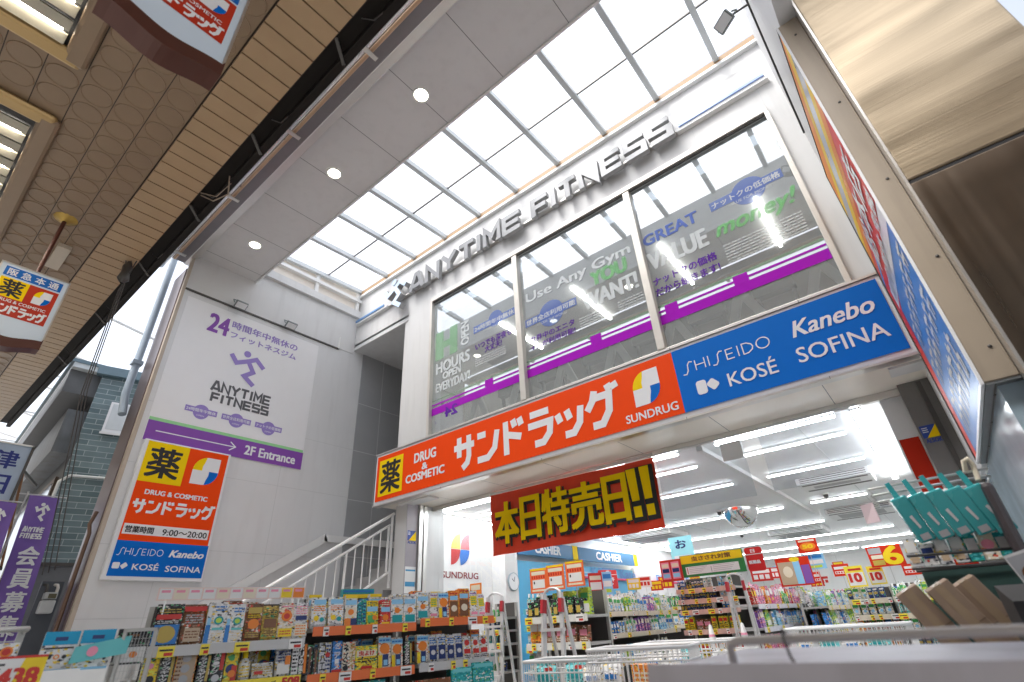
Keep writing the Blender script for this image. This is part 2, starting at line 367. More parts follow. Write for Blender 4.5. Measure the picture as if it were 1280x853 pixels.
def drug_logo(mb, fr, x0, x1, y0, y1, h, white, yellow, blue):
    W, H = x1 - x0, y1 - y0
    T = lambda q: [(x0 + W * a, y0 + H * b) for a, b in q]
    full = [(0, 0)] + [(.45, 0)] + arc(.45, .5, .55, .5, -90, 0, 8) + [(1, 1)] + [(.55, 1)] + arc(.55, .5, .55, .5, 90, 180, 8)
    mb.flat(T(full), fr, h, white)
    mb.flat(T(arc(.55, .5, .55, .5, 100, 180, 8) + [(.36, .5), (.36, .66), (.42, .82)]), fr, h + .0006, yellow)
    mb.flat(T(arc(.45, .5, .55, .5, -80, 0, 8) + [(.64, .5), (.64, .34), (.58, .18)]), fr, h + .0006, blue)
def kose_logo(mb, fr, x0, x1, y0, y1, h, m):
    W, H = x1 - x0, y1 - y0
    mb.flat(rrect(x0, x0 + W * .46, y0, y1, H * .2), fr, h, m)
    q = rrect(-W * .2, W * .2, -H * .36, H * .36, H * .16); a = R_(40)
    mb.flat([(x0 + W * .74 + x * math.cos(a) - y * math.sin(a), y0 + H * .5 + x * math.sin(a) + y * math.cos(a)) for x, y in q], fr, h + .0004, m)

# ================================================================ SETTING
PAVE = brick_mat('street_pavers', (0.45, 0.44, 0.42), (0.50, 0.49, 0.47), (0.28, 0.27, 0.26), 0.4, 0.2, 0.008, 'xy', 0.6)
structure(MB().box(-160, 160, -160, 160, GZ - 0.2, GZ, PAVE).build('street_ground'))
TILEF = brick_mat('shop_floor_tile', (0.66, 0.66, 0.64), (0.70, 0.70, 0.68), (0.4, 0.4, 0.4), 0.45, 0.45, 0.004, 'xy', 0.25, 0.0)
structure(MB().box(-7.3, 0.0, 6.5, 26.0, GZ, GZ + 0.004, TILEF).build('shop_floor'))

# ================================================================ DRUGSTORE BUILDING
XL = -9.13
bld = thing('store_building', 'pale panelled two storey shop building with a glazed upper floor and deep entrance recess', 'building', (XL, 5.8, GZ))
OB = (XL, 5.8, GZ)
def part(mb, name, parent=bld, origin=OB, bevel=0.0): return mb.build(name, parent, origin, bevel)
# left side wall with panel joints
m = MB().box(XL - .3, XL, 2.17, 8.8, GZ, 6.72, GREYP)
sw = part(m, 'side_wall')
m = MB(); fr = FX(XL)
for y in (3.97, 4.93): m.rect(fr, y - .004, y + .004, 5.76, 6.72, .003, JOINTL)
for y, z0, z1 in ((2.96, GZ, 5.76), (6.06, GZ, 5.76), (4.55, GZ, 5.76), (7.4, GZ, 5.76)): m.rect(fr, y - .005, y + .005, z0, z1, .003, JOINTL)
for z in (0.42, 2.52, 3.52, 1.35): m.rect(fr, 2.17, 8.8, z - .005, z + .005, .0036, JOINTL)
part(m, 'panel_joints', sw)
m = MB().box(XL, XL + .012, 2.17, 5.78, 5.76, 6.70, OFFWH); part(m, 'upper_wall_panel')
m = MB().box(XL, XL + .03, 2.17, 5.4, 5.725, 5.755, STEELD); m.box(XL, XL + .03, 5.37, 5.4, 5.725, 6.05, WHITE); part(m, 'wall_trim_strip')
m = MB().box(XL - .3, XL + .10, 3.3, 5.8, 6.72, 6.90, OFFWH).box(XL - .3, XL + .02, 3.3, 5.8, 6.9, 7.5, CREAM)
m.box(XL + .02, XL + .12, 3.3, 5.8, 7.14, 7.22, WHITE)
for y in (3.5, 4.6, 5.7): m.box(XL + .02, XL + .09, y - .04, y + .04, 6.9, 7.5, WHITE)
part(m, 'gable_wall')
# end of the side wall towards the street: bronze cladding, pale edge trim
BRZ = P('bronze_cladding', (0.20, 0.16, 0.16), 0.32, metal=0.65, var=0.08, scale=2)
m = MB().box(XL - .60, XL - .06, 2.10, 2.17, GZ, 6.2, BRZ); m.box(XL - .60, XL - .3, 2.17, 2.5, GZ, 6.2, BRZ); part(m, 'end_cladding')
m = MB().box(XL - .06, XL + .014, 2.115, 2.17, GZ, 6.5, P('beige_trim', (0.50, 0.42, 0.34), 0.45, var=.06)); part(m, 'edge_trim', bevel=.006)
m = MB().tube([(XL - .2, 2.06, GZ), (XL - .2, 2.06, 1.5), (XL - .22, 2.03, 1.62), (XL - .2, 2.06, 1.8)], .025, P('brown_pipe', (0.20, 0.12, 0.08), 0.45)); part(m, 'wall_pipe')
# grey tiled stair hall behind; the overhang's shade is painted in as darker grey
m = MB().box(XL, XL + .02, 6.06, 8.6, -.4, 5.85, GREYD); m.box(XL, -7.2, 8.6, 8.8, GZ, 6.0, GREYD); st = part(m, 'stair_hall_wall')
m = MB(); fr = FX(XL + .02)
for z in (3.51, 2.48, 1.4, 4.6): m.rect(fr, 6.06, 8.6, z - .006, z + .006, .003, JOINTL)
for y in (6.66, 7.3, 7.9): m.rect(fr, y - .006, y + .006, -.4, 5.85, .0036, JOINTL)
part(m, 'tile_joints', st)
m = MB().box(XL, -7.2, 5.8, 8.8, 5.85, 6.0, P('stair_hall_ceiling_paint', (.62, .62, .62), .6)); part(m, 'stair_hall_ceiling')
# soffit over the entrance recess (canopy of the building)
SOFT = P('soffit_panel', (0.72, 0.71, 0.705), 0.38, var=0.03, scale=1.2, grime=.06)
m = MB().box(XL - .3, 3.2, 2.2, 3.3, 6.5, 6.62, SOFT); m.box(XL - .3, 3.2, 3.2, 3.3, 6.62, 7.36, WHITE); m.box(XL - .3, 3.2, 2.2, 3.2, 7.2, 7.3, GREYP)
m.box(XL - .3, 3.2, 2.2, 2.3, 6.62, 7.2, GREYP); sf = part(m, 'soffit')
m = MB(); fr = frame((0, 0, 6.5), (1, 0, 0), (0, -1, 0))
for k in range(12): 
    x = 0.85 - 1.07 * k + (.0 if k else 0)
    m.rect(fr, x - 2.18 - .005, x - 2.18 + .005, -3.3, -2.2, .003, JOINT)
for k in (1, 2): m.rect(fr, 1.05 * k - 1.3 - .005, 1.05 * k - 1.3 + .005, -3.3, -2.2, .003, JOINT)
part(m, 'soffit_joints', sf)
m = MB().box(XL - .3, 3.2, 3.3, 3.335, 6.47, 6.56, P('pale_edge_trim', (.78, .78, .78), .35, metal=.3)); part(m, 'soffit_back_trim', sf)
m = MB().box(XL - .3, 3.2, 2.08, 2.2, 6.42, 6.66, ALU).box(XL - .3, 3.2, 2.02, 2.08, 6.48, 6.54, CREAM); part(m, 'soffit_front_trim', sf, bevel=.01)
# upper front wall
m = MB().box(XL, .47, 5.8, 6.05, 5.95, 7.45, OFFWH).box(-7.2, -6.42, 5.8, 6.05, 2.0, 5.95, OFFWH).box(.18, .47, 5.8, 6.05, 2.0, 5.95, OFFWH)
m.box(-6.42, .18, 5.8, 6.05, 2.2, 3.0, OFFWH); uw = part(m, 'upper_wall')
m = MB(); fr = FY(5.8)
for x in (-8.3, -7.25, -6.2, -5.1, -4.0, -2.9, -1.85, -.75, .22): m.rect(fr, x - .004, x + .004, 5.95, 7.45, .003, JOINTL)
m.rect(fr, XL, .47, 7.0 - .004, 7.0 + .004, .0035, JOINTL)
part(m, 'wall_joints', uw)
m = MB().box(XL, .47, 5.74, 5.8, 7.36, 7.47, P('timber_ledge', (0.33, 0.20, 0.09), 0.55, var=.15, scale=8)); part(m, 'timber_ledge', uw)
m = MB().box(XL, .47, 5.73, 5.8, 7.30, 7.357, WHITE); part(m, 'ledge_trim', uw)
# corner pillar below the sign
m = MB().box(-7.35, -7.056, 5.9, 6.8, GZ, 2.03, OFFWH); m.box(-7.056, -7.05, 5.9, 6.15, GZ, 2.022, P('mauve_column', (.36, .33, .36), .4)); part(m, 'corner_pillar')
m = MB().box(-7.32, -7.2, 5.82, 8.7, 2.03, 5.85, OFFWH); part(m, 'stair_side_wall')
# soffit behind the fascia sign
m = MB().box(-7.6, .47, 5.72, 6.5, 2.024, 2.1, CREAM); es = part(m, 'entrance_soffit')
m = MB(); fr = frame((0, 0, 2.024), (1, 0, 0), (0, -1, 0))
for x in (-6.4, -5.2, -4.0, -2.8, -1.6, -.4): m.rect(fr, x - .004, x + .004, -6.5, -5.75, .002, JOINT)
part(m, 'soffit_joints', es)
m = MB().box(-7.2, .3, 6.5, 6.56, 1.95, 2.1, ALU); part(m, 'shutter_track')
# right-hand column with red panel behind
m = MB().box(.2, .62, 6.4, 6.9, GZ, 2.024, P('grey_column', (.19, .18, .17), .42, var=.06)); m.box(.36, .40, 6.37, 6.4, GZ, 2.0, STEELD); part(m, 'entrance_column')
m = MB().box(.0, .2, 6.55, 6.9, GZ, 1.95, WHITE); jp = part(m, 'entrance_jamb')
m = MB().rect(FY(6.55), .015, .185, GZ + 1.0, 1.5, .004, RED); part(m, 'red_panel', jp)
# right side wall of the recess (white, above and behind the tall wall sign)
m = MB().box(.47, .60, 3.42, 6.4, .97, 7.45, OFFWH); m.box(.47, .6, 2.2, 3.42, 4.32, 7.45, OFFWH); part(m, 'return_wall')
PALEB = P('pale_blue_panel', (0.40, 0.52, 0.60), 0.14, var=.08, scale=3, bump=.15)
m = MB().box(.50, .62, 3.45, 6.4, GZ, .955, PALEB); part(m, 'pale_blue_wall_panel')
# shop interior: ceiling, walls
CEIL = P('shop_ceiling', (0.86, 0.86, 0.86), .6, var=.01)
m = MB().box(-7.5, .2, 6.56, 26, 1.97, 2.1, CEIL); ce = part(m, 'shop_ceiling')
m = MB().box(-2.1, -2.02, 6.6, 13.5, 1.90, 1.966, WHITE); 
for x in (-4.6, -.9): m.box(x, x + .012, 6.6, 26, 1.963, 1.968, JOINTL)
part(m, 'ceiling_rail', ce)
m = MB().box(-7.5, -7.352, 6.78, 26, GZ, 1.97, WHITE); m.box(-7.35, -7.0, 8.45, 8.85, GZ, 1.97, WHITE); part(m, 'left_shop_wall')
m = MB().box(.0, .2, 6.9, 26, GZ, 1.97, WHITE); part(m, 'right_shop_wall')
m = MB().box(-7.5, .2, 26, 26.2, GZ, 1.97, WHITE); part(m, 'back_shop_wall')
# shop front glazing
GLASS = mix_mat('clear_glass', ('t', (.97, .98, .98), 0), ('g', (1, 1, 1), .02), 0.02, 1.35)
m = MB()
for y in (6.16, 6.27): m.box(-7.055, -7.01, y, y + .08, GZ, 2.02, ALU)
m.box(-7.04, -5.2, 6.48, 6.54, GZ, GZ + .1, ALU); gf = part(m, 'shopfront_frame')
m = MB().rect(FY(6.51), -7.0, -5.2, GZ + .02, 1.95, 0, GLASS); part(m, 'glass_pane', gf)
# store logo painted on the inner wall
m = MB(); fr = FX(-7.35)
q = [(7.25, 7.52), (7.53, 7.8)]
PINK = P('logo_pink', (.70, .25, .28), .5, var=0); LYEL = P('logo_pale_yellow', (.80, .62, .18), .5, var=0); LBLU = P('logo_blue', (.05, .2, .62), .5, var=0); LRED = P('logo_red', (.55, .05, .05), .5, var=0)
m.flat([(7.27, 1.41), (7.52, 1.41), (7.52, 1.70)] + arc(7.55, 1.41, .28, .29, 95, 178, 6), fr, .004, LYEL)
m.flat([(7.53, 1.41), (7.78, 1.41), (7.78, 1.70)] + arc(7.79, 1.44, .26, .26, 92, 178, 6), fr, .0044, PINK)
m.flat([(7.27, 1.12), (7.27, 1.40), (7.52, 1.40)] + arc(7.26, 1.38, .26, .26, 0, -88, 6), fr, .004, LRED)
m.flat([(7.53, 1.12)] + arc(7.5, 1.40, .28, .28, -85, 0, 6) + [(7.53, 1.40), (7.50, 1.30)], fr, .0044, LBLU)
m.text('SUNDRUG', fr, 7.03, 8.02, .89, 1.0, .004, P('logo_wine', (.28, .03, .03), .5, var=0), bold=.004)
part(m, 'store_logo')
# gym storey seen through the upper window
GW = P('gym_wall', (.50, .48, .45), .6, var=.1); GC = P('gym_ceiling', (.42, .41, .40), .6)
m = MB().box(-7.2, .4, 12.5, 12.7, 3.0, 6.2, GW).box(-7.2, -7.0, 6.05, 12.5, 3.0, 6.2, GW).box(.3, .5, 6.05, 12.7, 3.0, 6.2, GW)
m.box(-7.2, .5, 6.05, 12.7, 5.6, 5.75, GC).box(-7.2, .5, 5.85, 12.7, 2.9, 3.0, P('gym_floor', (.22, .2, .18), .5)); gy = part(m, 'gym_room')
m = MB()
for x in (-5.6, -3.8, -2.0, -.4): m.box(x, x + .05, 6.9, 8.4, 5.54, 5.596, E('gym_light', (1, .98, .95), 8))
part(m, 'gym_ceiling_light', gy)
m = MB()
for k in range(7):
    x = -6.0 + k * .95
    m.bar((x, 6.3, 3.0), (x + .30, 6.3, 3.75), .11, .06, WHITE, (0, 1, 0)); m.bar((x + .62, 6.3, 3.0), (x + .32, 6.3, 3.75), .11, .06, WHITE, (0, 1, 0))
part(m, 'window_brace', gy)
m = MB()
for k in range(6):
    x = -6.2 + k * 1.05
    m.box(x, x + .6, 7.6, 9.3, 3.0, 3.35, STEELD); m.bar((x + .05, 7.7, 3.3), (x + .05, 7.6, 4.3), .05, .05, STEELD); m.bar((x + .55, 7.7, 3.3), (x + .55, 7.6, 4.3), .05, .05, STEELD); m.box(x, x + .6, 7.5, 7.65, 4.25, 4.45, STEELD)
part(m, 'treadmill_row', gy)
# upper window frame, panes
m = MB(); 
m.box(-6.46, .22, 5.74, 5.8, 5.93, 6.02, ALUP).box(-6.46, -6.40, 5.74, 5.84, 3.0, 5.93, ALUP).box(.17, .23, 5.74, 5.84, 3.0, 5.93, ALUP).box(-6.40, .17, 5.74, 5.84, 2.98, 3.05, ALUP)
m.box(-6.40, .17, 5.765, 5.795, 5.90, 5.928, STEELD); wf = part(m, 'window_frame', bevel=.006)
for x in (-4.24, -1.955): part(MB().box(x - .055, x + .055, 5.73, 5.86, 3.05, 5.90, ALUP), 'window_mullion', wf, bevel=.01)
WGL = mix_mat('window_glass', ('t', (.86, .92, .91), 0), ('g', (.90, .95, 1.0), .004), 0.30, 1.35); add_veil(WGL, (.80, .85, .85), .21)
for x0, x1 in ((-6.40, -4.295), (-4.185, -2.01), (-1.90, .17)): part(MB().rect(FY(5.82), x0, x1, 3.05, 5.91, 0, WGL), 'window_pane', wf)

# skylight over the recess
FROST = mix_mat('frosted_panel', ('t', (.92, .93, .94), 0), ('l', (.95, .95, .95), 0), 0.25)
skl = thing('skylight', 'glazed white skylight on slim grey bars above the entrance recess', 'skylight', (-4, 4.5, 7.4))
OS = (-4, 4.5, 7.4)
BARM = P('skylight_bar_paint', (.58, .61, .62), .4, metal=.2, var=.03)
bx = [-9.03 + k * .993 for k in range(13)]
for x in bx: part(MB().bar((x, 3.30, 7.36), (x, 5.76, 7.46), .085, .10, BARM), 'glazing_bar', skl, OS)
part(MB().bar((XL, 4.80, 7.455), (3.0, 4.80, 7.455), .025, .03, STEELD), 'purlin', skl, OS)
for a, b in zip(bx, bx[1:]):
    m = MB().add([(a + .02, 3.3, 7.42), (b - .02, 3.3, 7.42), (b - .02, 5.76, 7.52), (a + .02, 5.76, 7.52)], [(0, 1, 2, 3)], FROST); part(m, 'glazing_panel', skl, OS)

# downlights in the soffit
for k, (x, lb) in enumerate(((-3.43, 'round lit downlight in the grey soffit, nearest the street canopy above the fascia letters'), (-5.49, 'round lit downlight in the grey soffit, middle one of the three'), (-8.03, 'round lit downlight in the grey soffit, closest to the poster wall'))):
    d = thing('downlight', lb, 'ceiling light', (x, 2.75, 6.5), group='downlights in the grey soffit')
    MB().lathe((0, 0, 0), [(.125, -.002), (.125, -.012), (.10, -.014), (.095, -.004)], WHITE, 24).build('trim_ring', d)
    MB().lathe((0, 0, 0), [(.0, -.006), (.095, -.006)], E('downlight_glow', (1.0, .97, .75), 5), 24).build('lens', d)

# pipes and lamps along the soffit's street edge
pr = thing('pipe_run', 'bright metal conduits clipped along the outer edge of the grey soffit', 'conduit', (-4, 1.9, 6.3)); OP = (-4, 1.9, 6.3)
BP = P('bright_pipe', (.80, .80, .82), .2, metal=.9, var=.03); CP = P('copper_pipe', (.62, .42, .28), .3, metal=.8, var=.08)
part(MB().tube([(-9.6, 1.785, 6.30), (3, 1.785, 6.30)], .042, BP, 12), 'conduit_pipe', pr, OP)
part(MB().tube([(-9.2, 1.868, 6.31), (3, 1.868, 6.31)], .026, CP, 10), 'conduit_pipe', pr, OP)
part(MB().box(-9.3, 3, 1.80, 2.06, 6.36, 6.40, P('cable_tray', (.25, .23, .24), .4, metal=.6)), 'cable_tray', pr, OP)
for x in (-8.9, -6.9, -5.1, -3.35, -1.6): part(MB().box(x - .03, x + .03, 1.72, 1.96, 6.235, 6.25, ALU).box(x - .03, x + .03, 1.72, 1.735, 6.25, 6.42, ALU), 'clamp', pr, OP)

# ================================================================ STREET CANOPY
S = 1.353; ZC = 4.6
can = thing('street_canopy', 'brown arcade canopy ceiling with embossed round pattern and slatted edge over the street', 'canopy', (-4, 0, ZC)); OC = (-4, 0, ZC)
BEI = P('canopy_beige', (0.27, 0.185, 0.112), .42, var=.06, scale=2); BEI2 = P('canopy_slat_tan', (0.44, 0.30, 0.17), .42, var=.05, scale=2.5); GROOVE = P('canopy_groove', (.05, .035, .025), .7, var=0)
m = MB().box(-24, 6, -3, .598, ZC, ZC + .1, BEI); cp = part(m, 'ceiling_panel', can, OC)
m = MB(); fr = frame((0, 0, ZC), (1, 0, 0), (0, -1, 0)); r = .265
for k in range(9):
    y = .598 - r * (k + 1); m.rect(fr, -24, 6, -y - .004, -y + .004, .002, GROOVE)
part(m, 'panel_seam', cp, OC)
m = MB()
for k in range(7):
    yc = .598 - r * (k + .5)
    for i in range(58):
        xc = 1.2 - i * .27 - (.0)
        if yc < -.2 and (-4.52 < xc < -2.4 or -7.9 < xc < -5.26): continue
        n = 22; vs = []; fs = []
        for rr, hh in ((.126, .0), (.121, .0075), (.113, .001)):
            vs += [(xc + rr * math.cos(2 * math.pi * q / n), yc + rr * math.sin(2 * math.pi * q / n), ZC - hh) for q in range(n)]
        for a in range(2):
            for q in range(n): fs.append((a * n + q, (a + 1) * n + q, (a + 1) * n + (q + 1) % n, a * n + (q + 1) % n))
        m.add(vs, fs, BEI, False); m.add(vs[-n:], [tuple(range(n))[::-1]], BEI)
part(m, 'embossed_pattern', cp, OC)
m = MB()
x = 5.8
while x > -24:
    m.box(x - .19, x - .008, .615, 1.075, ZC - .012, ZC + .02, BEI2); x -= .198
m.box(-24, 6, .60, 1.09, ZC + .02, ZC + .06, GROOVE); part(m, 'slatted_edge', can, OC)
DKB = P('canopy_gutter_brown', (.012, .009, .007), .65, var=.15, scale=3, spec=.25)
m = MB().box(-15.5, 6, 1.09, 1.31, ZC + .06, ZC + .3, DKB).box(-15.5, 6, 1.22, 1.30, ZC - .02, ZC + .06, DKB); part(m, 'gutter', can, OC, bevel=.01)
for x in (-1.0, -2.6, -4.1, -5.6, -7.2, -9, -11):
    part(MB().bar((x, 1.1, ZC + .04), (x - .12, 1.27, ZC - .03), .03, .02, STEELD), 'gutter_bracket', can, OC)
    part(MB().tube([(x + .3, 1.15, ZC + .05), (x + .42, 1.2, ZC - .06), (x + .6, 1.25, ZC + .05)], .006, STEELD, 6), 'loose_wire', can, OC)
m = MB().tube([(-5.35, 1.12, ZC + .04), (-5.2, 1.22, ZC - .08), (-4.95, 1.28, ZC - .10), (-4.8, 1.2, ZC + .02)], .008, P('loose_cable', (.35, .27, .2), .5), 6).tube([(-5.3, 1.1, ZC + .03), (-5.05, 1.2, ZC - .13), (-4.85, 1.25, ZC - .02), (-5.2, 1.3, ZC + .04)], .006, P('loose_cable', (.35, .27, .2), .5), 6)
part(m, 'loose_cable', can, OC)
m = MB().box(-16, 6, -3.1, 1.09, ZC + .3, ZC + .36, P('canopy_roof_sheet', (.07, .065, .06), .6)); part(m, 'canopy_roof', can, OC)
# louvred lamps let into the canopy
FRB = P('lamp_frame_gold', (.44, .30, .13), .3, metal=.5, var=.05); FRD = P('lamp_frame_brown', (.27, .19, .12), .38, metal=.2, var=.05); SLW = P('louvre_slat', (.50, .46, .36), .4, var=.05)
def louvre(x0, x1, y0, y1, label, glow):
    t = thing('louvred_lamp', label, 'ceiling lamp', ((x0 + x1) / 2, (y0 + y1) / 2, ZC), group='louvred lamps in the canopy ceiling'); o = tuple(t.location)
    for a, b, mt in (((x0, y1 - .05), (x1, y1 - .05), FRD), ((x0, y0 + .05), (x1, y0 + .05), FRD), ((x0 + .05, y0), (x0 + .05, y1), FRB), ((x1 - .05, y0), (x1 - .05, y1), FRB)):
        dx = (b[0] - a[0]); L = [(a[0], a[1], ZC - .02), (b[0], b[1], ZC - .02)]
        dx, dy = (.0, .085) if mt is FRD else (.085, .0)
        part(MB().box(min(a[0], b[0]) - dx, max(a[0], b[0]) + dx, min(a[1], b[1]) - dy, max(a[1], b[1]) + dy, ZC - (.075 if mt is FRD else .072), ZC, mt), 'frame_rail', t, o, bevel=.035)
    n = int((x1 - x0 - .25) / .16)
    for k in range(n):
        x = x0 + .2 + k * .16
        part(MB().obox((x, (y0 + y1) / 2, ZC - .035), (.046, 0, .016), (0, (y1 - y0) / 2 - .16, 0), (-.004, 0, .012), SLW), 'louvre_slat', t, o)
    part(MB().box(x0 + .1, x1 - .1, y0 + .1, y1 - .1, ZC - .004, ZC - .001, BLACK), 'lamp_tray', t, o)
    for x in [x0 + .28 + .32 * k for k in range(int((x1 - x0 - .3) / .32))]:
        part(MB().tube([(x, y0 + .2, ZC - .025), (x, y1 - .2, ZC - .025)], .014, E('canopy_tube', (1, .93, .8), glow), 8), 'lamp_tube', t, o)
louvre(-4.49, -2.5, -1.5, -.24, 'louvred canopy lamp with a gold frame beside the larger hanging sign', 20)
louvre(-7.9, -5.29, -1.5, -.22, 'long louvred canopy lamp with lit white slats and brown frame', 24)
louvre(-14.5, -10.9, -1.2, .26, 'far louvred canopy lamp with a pale frame behind the smaller hanging sign', 12)

# hanging lightbox signs under the canopy
def hanging_sign(X, yc, zoff, label, zt):
    """double-faced sign; faces +x and -x"""
    t = thing('hanging_sign', label, 'hanging sign', (X, yc, ZC), group='wavy-bottomed lightbox signs hung under the canopy'); o = tuple(t.location)
    y0, y1 = yc - .285, yc + .285; zb, ztp = zt - .78, zt
    def wave(zc, amp): return [(y0 + (y1 - y0) * i / 16, zc - amp * .5 * (1 - math.cos(2 * math.pi * i / 16))) for i in range(17)]
    F = FX(X)
    face = P('hanging_sign_face', (.66, .76, .86), .35, var=.0)
    pts = [(y1, ztp), (y0, ztp)] + wave(zb, .05)
    part(MB().prism(pts, F, -.055, .055, face), 'lightbox', t, o)
    rim = [(y0 - .012, zb + .03)] + wave(zb, .05) + [(y1 + .012, zb + .03), (y1 + .012, zb - .10)] + wave(zb - .10, .06)[::-1] + [(y0 - .012, zb - .10)]
    part(MB().prism(rim, F, -.075, .075, BROWNM), 'bottom_rim', t, o)
    part(MB().box(X - .062, X + .062, y1, y1 + .014, zb - .05, ztp + .012, ALU).box(X - .062, X + .062, y0 - .014, y0, zb - .05, ztp + .012, ALU).box(X - .062, X + .062, y0, y1, ztp, ztp + .014, ALU), 'side_trim', t, o)
    HB = P('hanging_sign_blue', (.0, .13, .5), .35, var=0); HR = P('hanging_sign_red', (.52, .03, .008), .35, var=0)
    for sgn in (1, -1):
        fr = FX(X) if sgn > 0 else frame((X, 2 * yc, 0), (0, -1, 0), (0, 0, 1))
        h = .057; m = MB(); a, b = y0 + .03, y1 - .03
        m.rect(fr, a + .01, b - .01, ztp - .145, ztp - .03, h, HB); m.text('阪 急 本 通', fr, a + .04, b - .04, ztp - .13, ztp - .045, h + .001, SIGNW, bold=.002)
        part(m, 'blue_band', t, o)
        m = MB().rect(fr, a + .01, b - .01, ztp - .60, ztp - .165, h, HR); m.rect(fr, a + .01, yc - .005, ztp - .395, ztp - .165, h + .001, YELLOW)
        m.text('薬', fr, a + .04, yc - .035, ztp - .38, ztp - .18, h + .002, BLACK, bold=.005)
        drug_logo(m, fr, yc + .06, b - .05, ztp - .375, ztp - .20, h + .002, SIGNW, YELLOW, BLUE)
        m.text('DRUG & COSMETIC', fr, a + .05, b - .05, ztp - .445, ztp - .41, h + .002, SIGNW, bold=.001)
        sundrug_kana(m, fr, a + .03, b - .03, ztp - .575, ztp - .465, h + .002, SIGNW)
        part(m, 'printed_face', t, o)
    part(MB().tube([(X, yc, ZC), (X, yc, ztp + .01)], .022, BROWNM, 10), 'hanger_rod', t, o)
    part(MB().lathe((X, yc, ZC), [(.0, -.05), (.035, -.05), (.06, -.03), (.11, -.012), (.12, 0)], P('brass_flange', (.50, .33, .08), .3, metal=.6), 20), 'ceiling_flange', t, o)
    return t
hanging_sign(-5.07 * S, .215, 0, 'small lightbox sign with wavy brown bottom hanging on a long rod above the purple banners', 3.745)
hanging_sign(-2.43, .085, 0, 'large lightbox sign with wavy brown bottom cut off by the top of the photo', 3.83)
m = MB().box(-8.0, -7.4, .28, .42, ZC - .06, ZC - .002, P('cream_plastic', (.55, .48, .38), .5)); tag(m.build('ceiling_speaker', None, (-7.7, .35, ZC)), 'small cream box fixed to the brown canopy behind the hanging sign', 'speaker')
t = thing('hanging_cable', 'thin dark cables dangling from the canopy edge beside the smaller hanging sign', 'cable', (-7.2, 1.0, ZC))
for k in range(3): MB().tube([(.05 * k, -.05 + .05 * k, 0), (-.1 - .12 * k, .05, -.3), (-.7 - .15 * k, .2, -1.6), (-2.0 - .3 * k, .8, -3.6)], .007, STEELD, 6).build('wire', t)
MB().lathe((0, 0, 0), [(.02, 0), (.06, -.1), (.05, -.2), (.07, -.3), (.02, -.36)], STEELD, 8).build('cable_bundle', t)

# unseen building added across the street; its height keeps bright sky off the window
op = thing('added_opposite_building', 'plain beige building added across the street to darken reflections in the upper window', 'building', (-5, -9.5, GZ)); OO = (-5, -9.5, GZ)
OPB = P('opposite_beige', (.20, .18, .15), .6, var=.12, scale=.6)
part(MB().box(-30, 16, -12.5, -9.5, GZ, 13.0, OPB), 'wall', op, OO)
for x in range(-28, 15, 3):
    for z in (3.2, 6.2, 9.0):
        part(MB().box(x, x + 1.6, -9.5, -9.46, z, z + 1.5, P('opposite_pane', (.05, .06, .07), .1, var=0)).box(x - .06, x + 1.66, -9.5, -9.44, z - .08, z, ALUP), 'window', op, OO)
part(MB().box(-30, 16, -9.52, -9.44, GZ, 2.4, P('opposite_shutter', (.25, .22, .2), .45, var=.1)), 'shutter', op, OO)

# ================================================================ SIGNS ON THE FRONT
sg = thing('fascia_sign', 'long orange and blue shop fascia box above the entrance with white lettering', 'shop sign', (-3.58, 5.6, 2.47)); OG = (-3.58, 5.6, 2.47)
m = MB().box(-7.63, .455, 5.6, 5.72, 2.024, 2.93, SIGNW); part(m, 'sign_box', sg, OG, bevel=.012)
m = MB().box(-7.64, .46, 5.585, 5.74, 2.93, 2.955, ALU).box(-7.64, .46, 5.592, 5.72, 2.006, 2.024, ALU); part(m, 'box_trim', sg, OG)
m = MB()
for x in (-5.9, -3.9, -1.8, -.3): m.box(x - .004, x + .004, 5.583, 5.6, 2.926, 2.957, JOINT).box(x - .003, x + .003, 5.59, 5.6, 2.004, 2.03, JOINT)
part(m, 'trim_joint', sg, OG)
fr = FY(5.6)
m = MB().rect(fr, -7.575, -1.80, 2.08, 2.885, .012, ORANGE); fo = part(m, 'orange_panel', sg, OG)
m = MB().rect(fr, -1.80, .405, 2.08, 2.885, .012, BLUE); fb = part(m, 'blue_panel', sg, OG)
m = MB().rect(fr, -7.5, -6.85, 2.155, 2.80, .016, YELLOW).text('薬', fr, -7.43, -6.92, 2.2, 2.75, .018, BLACK, bold=.014); part(m, 'yellow_square', fo, OG)
m = MB().text('DRUG', fr, -6.55, -6.02, 2.555, 2.72, .016, SIGNW, bold=.008).text('&', fr, -6.35, -6.22, 2.405, 2.51, .016, SIGNW, bold=.007).text('COSMETIC', fr, -6.75, -5.815, 2.243, 2.375, .016, SIGNW, bold=.008)
part(m, 'small_lettering', fo, OG)
m = MB(); sundrug_kana(m, fr, -5.62, -2.62, 2.215, 2.76, .016, SIGNW); part(m, 'katakana_lettering', fo, OG)
m = MB(); drug_logo(m, fr, -2.385, -2.02, 2.32, 2.77, .016, SIGNW, YELLOW, BLUE); m.text('SUNDRUG', fr, -2.545, -1.86, 2.145, 2.25, .016, SIGNW, bold=.003); part(m, 'logo', fo, OG)
